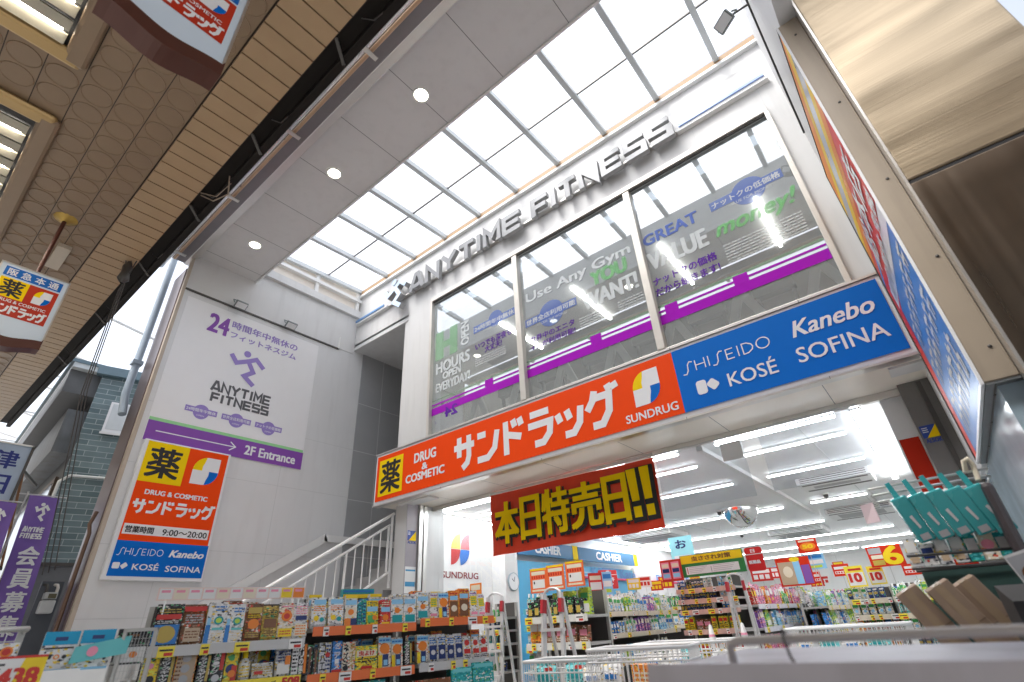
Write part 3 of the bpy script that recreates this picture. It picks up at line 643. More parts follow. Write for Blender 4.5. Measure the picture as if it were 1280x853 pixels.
SHIS = [('S', [[(1, .95), (.75, 1.05), (.55, .8), (.5, .2), (.3, -.12), (0, -.08)]]), ('H', [[(.05, 0), (.05, 1)], [(.95, 0), (.95, 1)], [(.05, .5), (.95, .5)]]), ('I', [[(.5, 0), (.5, 1)]]), ('S', [[(1, 1.0), (.75, 1.05), (.55, .8), (.5, .2), (.3, -.12), (0, -.08)]]), ('E', [[(.9, .97), (.1, .97), (.1, .03), (.9, .03)], [(.1, .5), (.8, .5)]]), ('I', [[(.5, 0), (.5, 1)]]), ('D', [[(.08, 0), (.08, 1), (.5, .97), (.85, .75), (.95, .5), (.85, .25), (.5, .03), (.08, 0)]]), ('O', [arc(.5, .5, .46, .5, 0, 360, 18)])]
def shiseido(m, fr, x0, x1, y0, y1, h):
    ws = [.8, .75, .18, .8, .62, .18, .78, .9]; g = .16; u = (x1 - x0) / (sum(ws) + g * 7); x = x0
    for (c, L), k in zip(SHIS, ws): m.strokes(L, fr, x, x + u * k, y0, y1, (y1 - y0) * .095, h, SIGNW); x += u * (k + g)
m = MB(); shiseido(m, fr, -1.71, -.70, 2.545, 2.675, .016); part(m, 'brand_lettering', fb, OG)
part(MB().text('Kanebo', fr, -.47, .30, 2.545, 2.73, .016, SIGNW, bold=.005, shear=.3), 'brand_lettering', fb, OG)
m = MB(); kose_logo(m, fr, -1.60, -1.34, 2.235, 2.405, .016, SIGNW); part(m, 'brand_emblem', fb, OG); part(MB().text('KOSÉ', fr, -1.235, -.715, 2.225, 2.425, .016, SIGNW, bold=.002), 'brand_lettering', fb, OG)
part(MB().text('SOFINA', fr, -.50, .315, 2.25, 2.42, .016, SIGNW, bold=.002), 'brand_lettering', fb, OG)

# channel letters of the gym
gl = thing('channel_lettering', 'row of silver metal gym letters with running figure on the white upper wall', 'sign lettering', (-4.4, 5.7, 6.6)); OL = (-4.4, 5.7, 6.6)
LFACE = P('letter_face', (.20, .205, .215), .4, metal=.2, var=.02); LSIDE = P('letter_side', (.34, .345, .35), .4, metal=.0, var=.04)
fr = FY(5.72); u = .43; x = -7.02
for word, xs, xe in (('ANYTIME', -7.02, -3.95), ('FITNESS', -3.70, -.98)):
    ws = [.3 if c == 'I' else 1 for c in word]; g = .13; uu = (xe - xs) / (sum(ws) + g * (len(word) - 1)); x = xs
    for c, k in zip(word, ws):
        m = MB().strokes(LAT[c], fr, x + .02, x + uu * k - .02, 6.40, 6.81, .10, .0, LFACE, depth=.09, side=LSIDE); o = part(m, 'letter', gl, OL); x += uu * (k + g)
m = MB(); runner(m, fr, -7.86, -7.10, 6.16, 6.98, 0, P('runner_blue', (.50, .62, .78), .3, metal=.3), .13, LSIDE); part(m, 'runner_emblem', gl, OL)
LB = P('light_blue_conduit', (.16, .33, .62), .3, var=0)
m = MB().box(-9.05, -7.9, 5.72, 5.80, 6.50, 6.55, WHITE).box(-9.05, -8.0, 5.70, 5.725, 6.555, 6.60, LB).box(-.95, .39, 5.72, 5.80, 6.47, 6.53, WHITE).box(-.9, .36, 5.70, 5.725, 6.535, 6.575, P('pale_blue_led', (.35, .48, .85), .3, var=0)).box(-7.9, -.95, 5.735, 5.8, 6.5, 6.53, ALU)
part(m, 'mounting_rail', gl, OL)

# decals on the upper window, behind the glass
dec = thing('window_graphics', 'translucent gym slogans and purple band stuck on the upper window', 'window graphics', (-3.1, 5.83, 4.3)); OD = (-3.1, 5.83, 4.3)
def veil(n_, c, a): return mix_mat(n_, ('t', (1, 1, 1), 0), ('d', c, 0), a)
VB = veil('decal_blue', (.16, .24, .62), .5); VW = veil('decal_white', (.78, .82, .84), .5); VG = veil('decal_green', (.28, .68, .30), .35); VP = veil('decal_purple', (.40, .02, .52), .92); VI = veil('decal_indigo', (.16, .05, .42), .75); VH = veil('decal_haze', (.62, .64, .68), .16)
fr = FY(5.813)
m = MB()
for x0, x1 in ((-6.40, -4.295), (-4.185, -2.01), (-1.90, .165)): m.rect(fr, x0, x1, 3.43, 3.57, 0, VP).rect(fr, x0, x1, 3.615, 3.645, 0, VP)
for x in (-5.0, -2.9, -1.72, -.8): m.rect(fr, x - .09, x + .09, 3.57, 3.70, .0006, VP)
part(m, 'purple_band', dec, OD)
def badge(m, x0, x1, yc, cy, cx, r, body, sub):
    m.flat(arc(cx, cy, r, r, 0, 350, 24), fr, 0, VB); m.rect(fr, x0, x1, yc - .075, yc + .075, .0006, VB); m.text(body, fr, x0 + .03, x1 - .03, yc - .05, yc + .05, .0012, VW, bold=.003)
    m.text(sub, fr, cx - .3, cx + .3, yc - .135, yc - .09, .0012, VW)
for q in ((-5.33, -4.34, 4.80, 4.84, -4.80, .165, '24時間年中無休', 'OPEN 24 HOURS'), (-4.15, -3.13, 4.42, 4.415, -3.62, .24, '世界全店利用可能', 'ACCESS THE WORLD'), (-.87, .07, 4.89, 4.87, -.36, .215, 'ナットクの低価格', 'VALUE FOR MONEY!')):
    m = MB(); badge(m, *q); part(m, 'badge', dec, OD)
m = MB().text('HOURS', fr, -6.3, -5.44, 4.24, 4.46, .0, VW, bold=.012).text('OPEN', fr, -6.12, -5.66, 4.08, 4.22, .0, VW, bold=.01).text('EVERYDAY!', fr, -6.3, -5.44, 3.86, 4.03, .0, VW, bold=.009)
part(m, 'white_slogan', dec, OD); m = MB()
m.text('Use Any Gym', fr, -4.09, -2.11, 4.76, 5.0, .0, VW, bold=.008); part(m, 'white_slogan', dec, OD)
part(MB().text('WANT!', fr, -3.02, -2.1, 4.17, 4.45, .0, VW, bold=.015), 'white_slogan', dec, OD); m = MB().text('VALUE', fr, -1.87, -1.03, 4.33, 4.62, .0, VW, bold=.016)
part(m, 'white_slogan', dec, OD); m = MB()
f2 = frame((-5.45, 5.813, 4.6), (0, 0, 1), (-1, 0, 0)); m.text('OPEN', f2, 0, .5, -.0, .2, 0, VW, bold=.01)
part(m, 'white_slogan', dec, OD)
for x0, x1, z0, z1 in ((-.87, .08, 3.91, 4.21), (-3.13, -2.76, 3.88, 4.08), (-2.46, -2.05, 3.9, 4.07), (-5.3, -4.6, 4.05, 4.2)):
    m = MB(); z = z1
    while z > z0:
        x = x0
        while x < x1:
            w_ = rnd.uniform(.03, .09); m.rect(fr, x, min(x + w_, x1), z - .022, z, 0, VW); x += w_ + .012
        z -= .045
    part(m, 'small_print', dec, OD)
m = MB().rect(fr, -6.34, -6.12, 4.53, 5.15, 0, VG).rect(fr, -5.95, -5.75, 4.53, 5.15, 0, VG).rect(fr, -6.12, -5.95, 4.75, 4.9, 0, VG).text('YOU', fr, -2.82, -2.22, 4.54, 4.79, 0, VG, bold=.02).text('money!', fr, -.9, .12, 4.30, 4.62, 0, VG, bold=.012, shear=.35)
for a, b in ((-6.4, -4.295), (-4.185, -2.01), (-1.90, .16)): m.rect(fr, a, b, 3.70, 3.725, 0, VG)
part(m, 'green_slogan', dec, OD)
for tx, q, mt, bd in (('いつでも深夜も\n大丈夫!', (-5.29, -4.46, 4.24, 4.5), VI, .002), ('世界中のエニタ', (-4.08, -3.22, 4.02, 4.13), VI, .002), ('イムが利用可能!', (-4.08, -3.22, 3.88, 3.985), VI, .002), ('ナットクの価格', (-1.875, -.98, 4.06, 4.19), VI, .003), ('だから続きます!', (-1.875, -.98, 3.88, 4.01), VI, .003), ('GREAT', (-1.88, -1.06, 4.78, 4.97), VB, .008)):
    part(MB().text(tx, fr, *q, 0, mt, bold=bd), 'indigo_slogan', dec, OD)
m = MB()
f3 = frame((-5.75, 5.8125, 3.3), (-1, 0, 0), (0, 0, 1)); m.text('24', f3, 0, .3, .02, .2, 0, VI, bold=.01)
part(m, 'indigo_slogan', dec, OD)

# gym poster and drug sign on the side wall
po = thing('gym_poster', 'white and purple gym poster with running figure and arrow on the grey side wall', 'wall sign', (XL, 3.6, 4.2)); OPo = (XL, 3.6, 4.2)
fr = FX(XL)
PW = P('poster_white', (.84, .84, .85), .45, var=.01)
m = MB().prism([(2.25, 2.89), (4.94, 2.88), (4.91, 5.62), (2.25, 5.61)], fr, .002, .014, PW); part(m, 'sheet', po, OPo)
m = MB().rect(fr, 2.262, 4.94, 2.885, 3.215, .018, PURPLE).rect(fr, 2.262, 4.93, 3.215, 3.268, .018, GREEN); pb = part(m, 'purple_band', po, OPo)
m = MB().rect(fr, 2.40, 3.64, 3.045, 3.062, .021, SIGNW).strokes([[(.55, 1), (1, .5), (.55, 0)]], fr, 3.44, 3.66, 2.98, 3.13, .018, .0216, SIGNW).text('2F Entrance', fr, 3.83, 4.79, 2.965, 3.13, .021, SIGNW, bold=.007); part(m, 'white_lettering', pb, OPo)
m = MB().text('24', fr, 2.70, 3.05, 5.08, 5.45, .018, PURPLE, bold=.014).text('時間年中無休の', fr, 3.10, 4.44, 5.295, 5.45, .018, LAV, bold=.004).text('フィットネスジム', fr, 3.11, 4.44, 5.09, 5.22, .018, LAV, bold=.004); part(m, 'purple_lettering', po, OPo)
m = MB(); runner(m, fr, 3.20, 3.87, 4.25, 4.92, .018, LAV); part(m, 'runner_emblem', po, OPo)
m = MB(); gym_word(m, 'ANYTIME', fr, 3.03, 4.10, 3.97, 4.15, .043, .018, DGREY); gym_word(m, 'FITNESS', fr, 3.06, 4.10, 3.77, 3.93, .043, .018, DGREY); part(m, 'grey_lettering', po, OPo)
for cy_, body in ((2.97, '24時間年中無休'), (3.57, '世界全店利用可能'), (4.17, 'ナットクの低価格')):
    m = MB().flat(arc(cy_, 3.53, .13, .13, 0, 350, 22), fr, .018, LAV).rect(fr, cy_ - .26, cy_ + .26, 3.50, 3.60, .0186, LAV).text(body, fr, cy_ - .24, cy_ + .24, 3.52, 3.58, .0192, SIGNW, bold=.001).text('OPEN', fr, cy_ - .06, cy_ + .06, 3.45, 3.475, .0192, SIGNW); part(m, 'badge', po, OPo)
ds = thing('drugstore_sign', 'orange, yellow and blue drugstore board below the gym poster on the side wall', 'wall sign', (XL, 2.95, 1.9)); ODs = (XL, 2.95, 1.9)
m = MB().box(XL + .002, XL + .09, 2.285, 3.595, .885, 2.885, SIGNW); part(m, 'sign_box', ds, ODs, bevel=.01)
fr = FX(XL + .09)
m = MB().rect(fr, 2.34, 3.555, 1.40, 2.86, .004, ORANGE).rect(fr, 2.34, 2.94, 2.24, 2.86, .006, YELLOW).text('薬', fr, 2.41, 2.85, 2.32, 2.78, .008, BLACK, bold=.013); fo = part(m, 'orange_panel', ds, ODs)
m = MB(); drug_logo(m, fr, 3.05, 3.45, 2.31, 2.76, .007, SIGNW, YELLOW, BLUE); part(m, 'logo', fo, ODs)
m = MB().text('DRUG & COSMETIC', fr, 2.49, 3.38, 2.06, 2.13, .007, SIGNW, bold=.004); sundrug_kana(m, fr, 2.37, 3.52, 1.79, 1.995, .007, SIGNW); part(m, 'white_lettering', fo, ODs)
m = MB().rect(fr, 2.36, 3.525, 1.485, 1.63, .006, PW).text('営業時間', fr, 2.39, 2.75, 1.51, 1.60, .008, BLACK, bold=.003).text('9:00〜20:00', fr, 2.87, 3.50, 1.505, 1.59, .008, BLACK, bold=.002); part(m, 'opening_hours', fo, ODs)
m = MB().rect(fr, 2.34, 3.57, .935, 1.40, .004, BLUE); fb = part(m, 'blue_panel', ds, ODs)
m = MB(); shiseido(m, fr, 2.38, 2.96, 1.215, 1.30, .007); m.text('Kanebo', fr, 3.045, 3.525, 1.21, 1.305, .007, SIGNW, bold=.005, shear=.3); kose_logo(m, fr, 2.37, 2.56, 1.03, 1.11, .007, SIGNW); m.text('KOSÉ', fr, 2.615, 2.945, 1.02, 1.12, .007, SIGNW, bold=.002).text('SOFINA', fr, 3.04, 3.53, 1.01, 1.09, .007, SIGNW, bold=.002); part(m, 'brand_lettering', fb, ODs)
# floodlights
def flood(loc, rot, label):
    t = thing('floodlight', label, 'floodlight', loc, rot=rot, group='small square floodlights'); g = P('floodlight_grey', (.22, .25, .25), .4, metal=.3)
    MB().box(-.11, .11, -.045, .0, -.075, .075, g).box(-.09, .09, .0, .03, -.055, .055, g).build('housing', t, bevel=.006)
    MB().box(-.095, .095, -.049, -.0455, -.06, .06, P('floodlight_lens', (.85, .87, .88), .15, var=0)).build('lens', t)
    MB().bar((-.125, 0, 0), (-.125, .12, .0), .02, .012, g).bar((.125, 0, 0), (.125, .12, .0), .02, .012, g).bar((-.125, .12, 0), (.125, .12, 0), .02, .012, g).build('bracket', t)
flood((XL + .17, 3.10, 5.76), (R_(55), 0, R_(90)), 'small floodlight over the poster, the one above the purple 24')
flood((XL + .17, 4.14, 5.76), (R_(55), 0, R_(90)), 'small floodlight over the poster, the one nearer the skylight corner')
flood((.17, 4.3, 6.08), (R_(40), R_(0), R_(-35)), 'small floodlight on an arm high up beside the white return wall')
m = MB().tube([(.47, 3.4, 6.7), (.46, 4.3, 6.4), (.46, 5.3, 5.6), (.46, 5.7, 5.2)], .012, STEELD, 6).tube([(.45, 4.4, 6.25), (.2, 4.3, 6.12)], .014, STEELD, 6); tag(m.build('black_cable', None, (.46, 4.5, 6.2)), 'black cable running down the white return wall beside the floodlight', 'cable')

# banner and clear sheets in the entrance
bn = thing('sale_banner', 'red banner with bold yellow characters hanging across the entrance', 'banner', (-4.12, 6.45, 2.0)); OBn = (-4.12, 6.45, 2.0)
BRED = P('banner_red', (.74, .05, .012), .35, var=.08, scale=5, bump=.35)
nx, nz = 40, 12; vs = []; fs = []
def ban(u_, v_):
    x = -5.59 + 2.93 * u_; z = 1.955 - .94 * v_ - .03 * u_ * (1 - v_)
    return (x, 6.45 + .02 * math.sin(u_ * 21 + v_ * 3) * v_ + .012 * math.sin(u_ * 9 - v_ * 5), z)
for j in range(nz + 1):
    for i in range(nx + 1): vs.append(ban(i / nx, j / nz))
for j in range(nz):
    for i in range(nx): a = j * (nx + 1) + i; fs.append((a, a + nx + 1, a + nx + 2, a + 1))
m = MB(); m.add(vs, fs, BRED, True); part(m, 'cloth', bn, OBn)
m = MB(); fr = FY(6.42)
for ch, x0, x1, z0, z1 in (('本', -5.47, -5.02, 1.17, 1.78), ('日', -4.95, -4.60, 1.18, 1.79), ('特', -4.53, -4.07, 1.19, 1.82), ('売', -4.02, -3.52, 1.19, 1.80), ('日', -3.46, -3.11, 1.18, 1.80), ):
    m.text(ch, fr, x0 + .03, x1 + .03, z0 - .03, z1 - .03, .0, BLACK, bold=.05); m.text(ch, fr, x0, x1, z0, z1, .006, YELLOW, bold=.022)
for x0, sl in ((-3.06, .015), (-2.875, .0)):
    for q, c_, g_, hh in ((0, BLACK, .035, .0), (1, YELLOW, 0, .006)):
        o_ = .025 if q == 0 else 0
        m.flat([(x0 + .015 - g_ + o_, 1.40 - g_ - o_), (x0 + .125 + g_ + o_, 1.40 - g_ - o_), (x0 + .14 - sl + g_ + o_, 1.83 + g_ - o_), (x0 - sl - g_ + o_, 1.83 + g_ - o_)], fr, hh, c_)
        m.flat([(x0 + .02 - g_ + o_, 1.19 - g_ - o_), (x0 + .13 + g_ + o_, 1.19 - g_ - o_), (x0 + .13 + g_ + o_, 1.33 + g_ - o_), (x0 + .018 - g_ + o_, 1.33 + g_ - o_)], fr, hh + .0005, c_)
part(m, 'yellow_lettering', bn, OBn)
part(MB().rect(FY(6.452), -5.6, -2.65, 1.95, 1.99, 0, mix_mat('banner_tape', ('t', (1, 1, 1), 0), ('d', (.8, .8, .8), 0), .4)), 'hanging_strip', bn, OBn)
CLR = mix_mat('clear_sheet', ('t', (.86, .90, .95), 0), ('g', (1, 1, 1), .22), .12, 1.25); add_veil(CLR, (.75, .80, .86), .13)
for x0, x1, z0, z1, y, lb in ((-2.63, -1.49, 1.2, 1.96, 6.46, 'clear plastic sheet hanging from the soffit beside the red banner'), (-1.29, -.22, 1.21, 1.97, 6.46, 'clear plastic sheet hanging from the soffit nearer the white jamb')):
    vs = []; fs = []; nx, nz = 14, 6
    for j in range(nz + 1):
        for i in range(nx + 1): vs.append((x0 + (x1 - x0) * i / nx, y + .012 * math.sin(i * 1.1 + j * .7), z1 + (z0 - z1) * j / nz))
    for j in range(nz):
        for i in range(nx): a = j * (nx + 1) + i; fs.append((a, a + nx + 1, a + nx + 2, a + 1))
    o = MB().add(vs, fs, CLR, True).build('plastic_sheet', None, ((x0 + x1) / 2, y, z1)); tag(o, lb, 'plastic sheet', 'clear sheets hung in the entrance')
o = MB().rect(FY(6.43), -1.75, -1.50, 1.65, 1.87, 0, WHITE).build('paper_notice', None, (-1.62, 6.43, 1.87)); tag(o, 'blank white paper hung between the two clear plastic sheets', 'notice')
# security stickers
for x0, x1, z0, z1, y, lb in ((.215, .352, 1.38, 1.555, 6.40, 'blue and yellow security sticker on the dark grey column'), (5.93, 6.12, 1.36, 1.57, -7.05, 'blue and yellow security sticker on the pale pillar by the stairs')):
    fr = FX(y) if y < 0 else FY(y); m = MB().rect(fr, x0, x1, z0 + .05, z1, .003, P('sticker_blue', (.02, .06, .32), .4, var=0)); m.flat([(x0 + .03, z0 + .05), (x1, z0 + .05), (x1, z1)], fr, .0035, YELLOW); m.text('ALSOK', fr, x0 + .01, x1, z0, z0 + .04, .003, P('sticker_blue', (.02, .06, .32), .4, var=0), bold=.002)
    for k in range(3): m.rect(fr, x0 + .012, x0 + .06, z1 - .03 - .02 * k, z1 - .022 - .02 * k, .0036, SIGNW)
    tag(m.build('security_sticker', None, ((x0 + x1) / 2, y, z0) if y > 0 else (y, x0, z0)), lb, 'sticker', 'security stickers')
fr = FX(-7.05); m = MB().rect(fr, 5.91, 6.14, .60, 1.0, .004, WHITE).rect(fr, 5.92, 6.13, .70, .77, .006, P('notice_blue', (.05, .3, .55), .5, var=0)).rect(fr, 5.92, 6.13, .93, .955, .006, P('notice_blue', (.05, .3, .55), .5, var=0))
tag(m.build('pillar_notice', None, (-7.05, 6.0, .6)), 'white notice with blue bars on the pale pillar by the stairs', 'notice')

# ================================================================ STAIRS
stt = thing('staircase', 'white railed outdoor stairs rising beside the grey side wall to the upper floor', 'stairs', (-8.3, 4.0, GZ)); OSt = (-8.3, 4.0, GZ)
CON = P('stair_concrete', (.42, .41, .40), .6, var=.08)
m = MB()
for k in range(16):
    y = 3.0 + k * .285; z = GZ + .167 * (k + 1); m.box(XL + .02, -7.36 if y + .3 < 5.9 else -7.52, y, y + .30, z - .167, z, CON)
m.box(XL + .02, -7.52, 7.55, 8.6, GZ + 2.5, GZ + 2.67, CON); part(m, 'flight', stt, OSt)
m = MB().bar((XL + .06, 3.0, .14), (XL + .06, 5.64, 1.70), .05, .14, WHITE).bar((XL + .06, 5.6, 1.69), (XL + .06, 7.3, 1.69), .05, .12, WHITE); part(m, 'wall_handrail', stt, OSt)
rl = MB().tube([(-7.4, 3.3, .38), (-7.4, 5.9, 1.90)], .025, WHITE, 8).tube([(-7.4, 3.3, .19), (-7.4, 5.83, 1.70)], .02, WHITE, 8).tube([(-7.4, 3.3, -.55), (-7.4, 5.88, .96)], .02, WHITE, 8)
part(rl, 'railing', stt, OSt)
for k in range(16):
    y = 3.4 + k * .16; z = .19 + (y - 3.3) * .597
    part(MB().tube([(-7.4, y, z - .74), (-7.4, y, z)], .011 if k % 5 else .02, WHITE, 6), 'baluster', stt, OSt)
part(MB().tube([(-7.4, 5.87, .7), (-7.4, 5.87, 1.88)], .024, WHITE, 8), 'newel_post', stt, OSt)

# ================================================================ RIGHT: STAINLESS PILLAR AND TALL WALL SIGN
SS = brushed('brushed_stainless', (.40, .33, .235), .33, (.8, .8, 90)); SS2 = brushed('stainless_dark_reflection', (.20, .16, .125), .30, (14, 14, .3))  # brown tint and darker lower copy paint in the reflected canopy and street
pl = thing('stainless_pillar', 'tall brushed stainless steel clad pillar at the neighbouring shop front', 'pillar', (1.0, 3.3, GZ)); OPl = (1.0, 3.3, GZ)
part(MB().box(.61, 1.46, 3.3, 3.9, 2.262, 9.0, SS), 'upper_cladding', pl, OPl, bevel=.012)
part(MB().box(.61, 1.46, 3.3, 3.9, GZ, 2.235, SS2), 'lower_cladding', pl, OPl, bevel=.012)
part(MB().box(.62, 1.45, 3.31, 3.89, 2.2, 2.3, BLACK), 'joint', pl, OPl)
part(MB().box(.598, .612, 3.285, 3.4, .6, 9.0, ALU), 'edge_strip', pl, OPl)
ws = thing('tall_wall_sign', 'tall projecting sign box with red, yellow and blue printed face beside the stainless pillar', 'wall sign', (.5, 4.3, .97)); OW = (.5, 4.3, .97)
TAN = P('sign_box_tan', (.40, .335, .26), .42, var=.05, scale=3, grime=.25)
m = MB().box(.45, .597, 3.39, 5.55, .97, 4.30, TAN); part(m, 'sign_box', ws, OW, bevel=.006)
m = MB().box(.455, .595, 3.395, 5.545, .955, .969, P('box_bottom_grey', (.22, .24, .25), .4, metal=.4, grime=.3))
for y in (3.6, 4.2, 4.9): m.lathe((.5, y, .955), [(0, -.004), (.012, -.004), (.012, 0)], STEELD, 8); 
for x in (.49,): m.box(x, x + .004, 3.4, 5.54, .952, .955, STEELD)
part(m, 'bottom_plate', ws, OW)
F = frame((.45, 0, 0), (0, -1, 0), (0, 0, 1))
PR = P('print_red', (.70, .04, .03), .45, var=.1, scale=4, spec=.2); PB = P('print_blue', (.07, .24, .62), .35, var=.12, scale=4, spec=.3); PY = P('print_yellow', (.90, .58, .0), .45, var=0, spec=.2); PO = P('print_orange', (.85, .24, .0), .45, var=0, spec=.2); PWH = P('print_white', (.80, .82, .86), .3, var=0, coat=.3); PG = P('print_grey', (.35, .36, .40), .3, var=.2, scale=10)
m = MB(); m.rect(F, -5.52, -3.41, 1.0, 2.30, .003, PB).rect(F, -5.52, -3.41, 2.30, 4.27, .003, PR)
m.flat([(-5.52, 1.0), (-5.52, 2.35), (-5.2, 2.3), (-5.3, 1.0)], F, .0045, PR)
m.flat([(-5.3, 2.35), (-3.41, 2.15), (-3.41, 2.32), (-5.3, 2.55)], F, .0045, PWH)
# yellow and orange burst at the top
for k, (c, a0, b0) in enumerate(((PO, 3.05, 4.27), (PY, 3.25, 4.27), (PG, 3.45, 4.1), (PY, 3.75, 4.27), (PO, 3.95, 4.27))):
    m.flat([(-5.52, a0 - .1), (-4.4, a0 + .05), (-3.41, a0 + .25), (-3.41, min(4.27, b0)), (-5.52, min(4.27, b0 - .0))], F, .0045 + k * .0007, c)
m.flat([(-5.5, 2.7), (-5.0, 2.75), (-4.2, 3.0), (-5.0, 2.85), (-5.5, 2.78)], F, .0045, PB)
part(m, 'printed_face', ws, OW)
m = MB()
for k, (t_, y0, y1, z0, z1) in enumerate((('総本店', -5.0, -3.55, 2.62, 3.02), ('年中無休 免税', -5.15, -3.5, 2.36, 2.52))): m.text(t_, F, y0, y1, z0, z1, .009, PWH, bold=.01)
for z0, z1 in ((1.85, 2.05), (1.5, 1.72), (1.1, 1.4)): 
    y = -5.1
    while y < -3.6:
        w_ = rnd.uniform(.12, .22); m.strokes([[(0, .9), (1, .8)], [(.4, 1), (.3, .0)], [(.1, .45), (.9, .4), (.7, 0)]], F, y, y + w_, z0, z1, .035, .006, PWH); y += w_ + .05
part(m, 'white_lettering', ws, OW)
part(MB().box(.437, .452, 3.385, 3.402, .965, 4.305, SIGNW).box(.437, .452, 5.53, 5.555, .965, 4.305, STEELD).box(.437, .452, 3.39, 5.55, .962, .985, SIGNW).box(.437, .452, 3.39, 5.55, 4.28, 4.305, STEELD), 'face_frame', ws, OW)
m = MB()
for x, z in ((.53, 4.1), (.545, 3.2), (.55, 2.4), (.56, 1.75), (.55, 1.15)): m.lathe((x, 3.39, z), [(0, .006), (.008, .006), (.01, 0)], STEELD, 8, (0, -1, 0))
part(m, 'rivet', ws, OW)

# ================================================================ LEFT: NEIGHBOURING BUILDING, BANNERS
TH = R_(76); BC = Vector((-12.0, 1.97, 0))
nb = thing('tiled_building', 'teal grey stone tiled house with dark eaves beyond the poster wall', 'building', (BC.x, BC.y, GZ), TH - R_(90))
# local: +y runs along the tiled side wall away from the street, -x along the street front
TILE = brick_mat('slate_tile', (0.09, 0.145, 0.16), (0.18, 0.25, 0.265), (0.38, 0.44, 0.45), 0.34, 0.105, 0.006, 'yz', 0.32)
G = -GZ
DK = P('front_dark_slate', (.08, .085, .09), .55, var=.2, scale=4, grime=.3)
MB().box(-.25, 0, 0, 7, 1.40 + G, 4.9 + G, TILE).build('tiled_wall', nb)
MB().box(-.25, -.02, 0.02, 7, 0, 1.40 + G, P('base_grey', (.16, .17, .18), .5, var=.1)).build('base_wall', nb)
MB().box(-.27, .03, -.03, 7, 1.36 + G, 1.41 + G, STEELD).build('base_ledge', nb)
FA = R_(11)
fw = MB().box(-9, -.25, .03, .3, 0, 4.9 + G, DK).build('front_wall', nb); fw.rotation_euler = (0, 0, FA)
MB().box(-.3, .10, -.1, 7, 4.9 + G, 5.08 + G, P('roof_edge_slate', (.16, .24, .29), .4)).build('roof_edge', nb)
rf = MB().box(-9, .06, -.50, .0, 4.92 + G, 5.02 + G, P('eave_white', (.70, .74, .76), .4)).box(-9, .08, -.55, .6, 5.02 + G, 5.09 + G, P('roof_edge_slate', (.16, .24, .29), .4)).build('roof_eave', nb); rf.rotation_euler = (0, 0, FA)
MB().box(-8.9, -.1, -.5, .03, 4.45 + G, 4.92 + G, P('eave_underside', (.13, .135, .14), .6, var=.1)).build('eave_box', nb).rotation_euler = (0, 0, FA)
m = MB().box(-8.8, -.3, -.28, .03, 3.35 + G, 4.2 + G, P('front_panel_slate', (.17, .185, .20), .5, var=.25, scale=3, grime=.4)); m.build('front_panel', nb).rotation_euler = (0, 0, FA)
for k in range(4):
    f = MB().box(-2.4 - 2 * k, -.7 - 2 * k, -.02, .03, 1.2 + G, 3.0 + G, P('window_frame_brown', (.10, .07, .05), .4)).build('window', nb); f.rotation_euler = (0, 0, FA)
    MB().box(-2.3 - 2 * k, -.8 - 2 * k, -.025, -.021, 1.3 + G, 2.9 + G, P('dark_pane', (.03, .035, .04), .08, var=0)).build('pane', f)
f = MB().box(0, .07, .30, 1.05, 3.74 + G, 4.36 + G, SIGNW).build('window', nb)
MB().box(.07, .075, .34, 1.01, 3.8 + G, 4.32 + G, P('white_blind', (.62, .66, .68), .3)).box(.06, .09, .28, 1.07, 3.70 + G, 3.74 + G, WHITE).build('blind', f)
MB().tube([(.04, -.02, 1.5 + G), (.04, -.02, 2.75 + G), (.04, .10, 2.87 + G), (.04, 2.5, 2.9 + G)], .028, P('white_pipe', (.7, .72, .7), .4), 8).build('downpipe', nb)
MB().tube([(.05, .95, 0), (.05, .95, 5.0 + G)], .04, P('pale_blue_pipe', (.40, .48, .56), .35), 10).build('rain_pipe', nb)
tag(MB().tube([(XL - .56, 2.02, 3.4), (XL - .70, 2.0, 3.8), (XL - .70, 2.0, 6.9)], .06, P('pale_blue_pipe', (.40, .48, .56), .35), 12).box(XL - .78, XL - .62, 1.92, 2.08, 4.35, 4.42, P('pale_blue_pipe', (.40, .48, .56), .35)).build('sky_reflection_tube', None, (XL - .85, 1.9, 3.4)), 'pale blue upright tube standing in for sky reflected in the end cladding', 'pipe')  # blue tube paints in the sky reflected by the end cladding
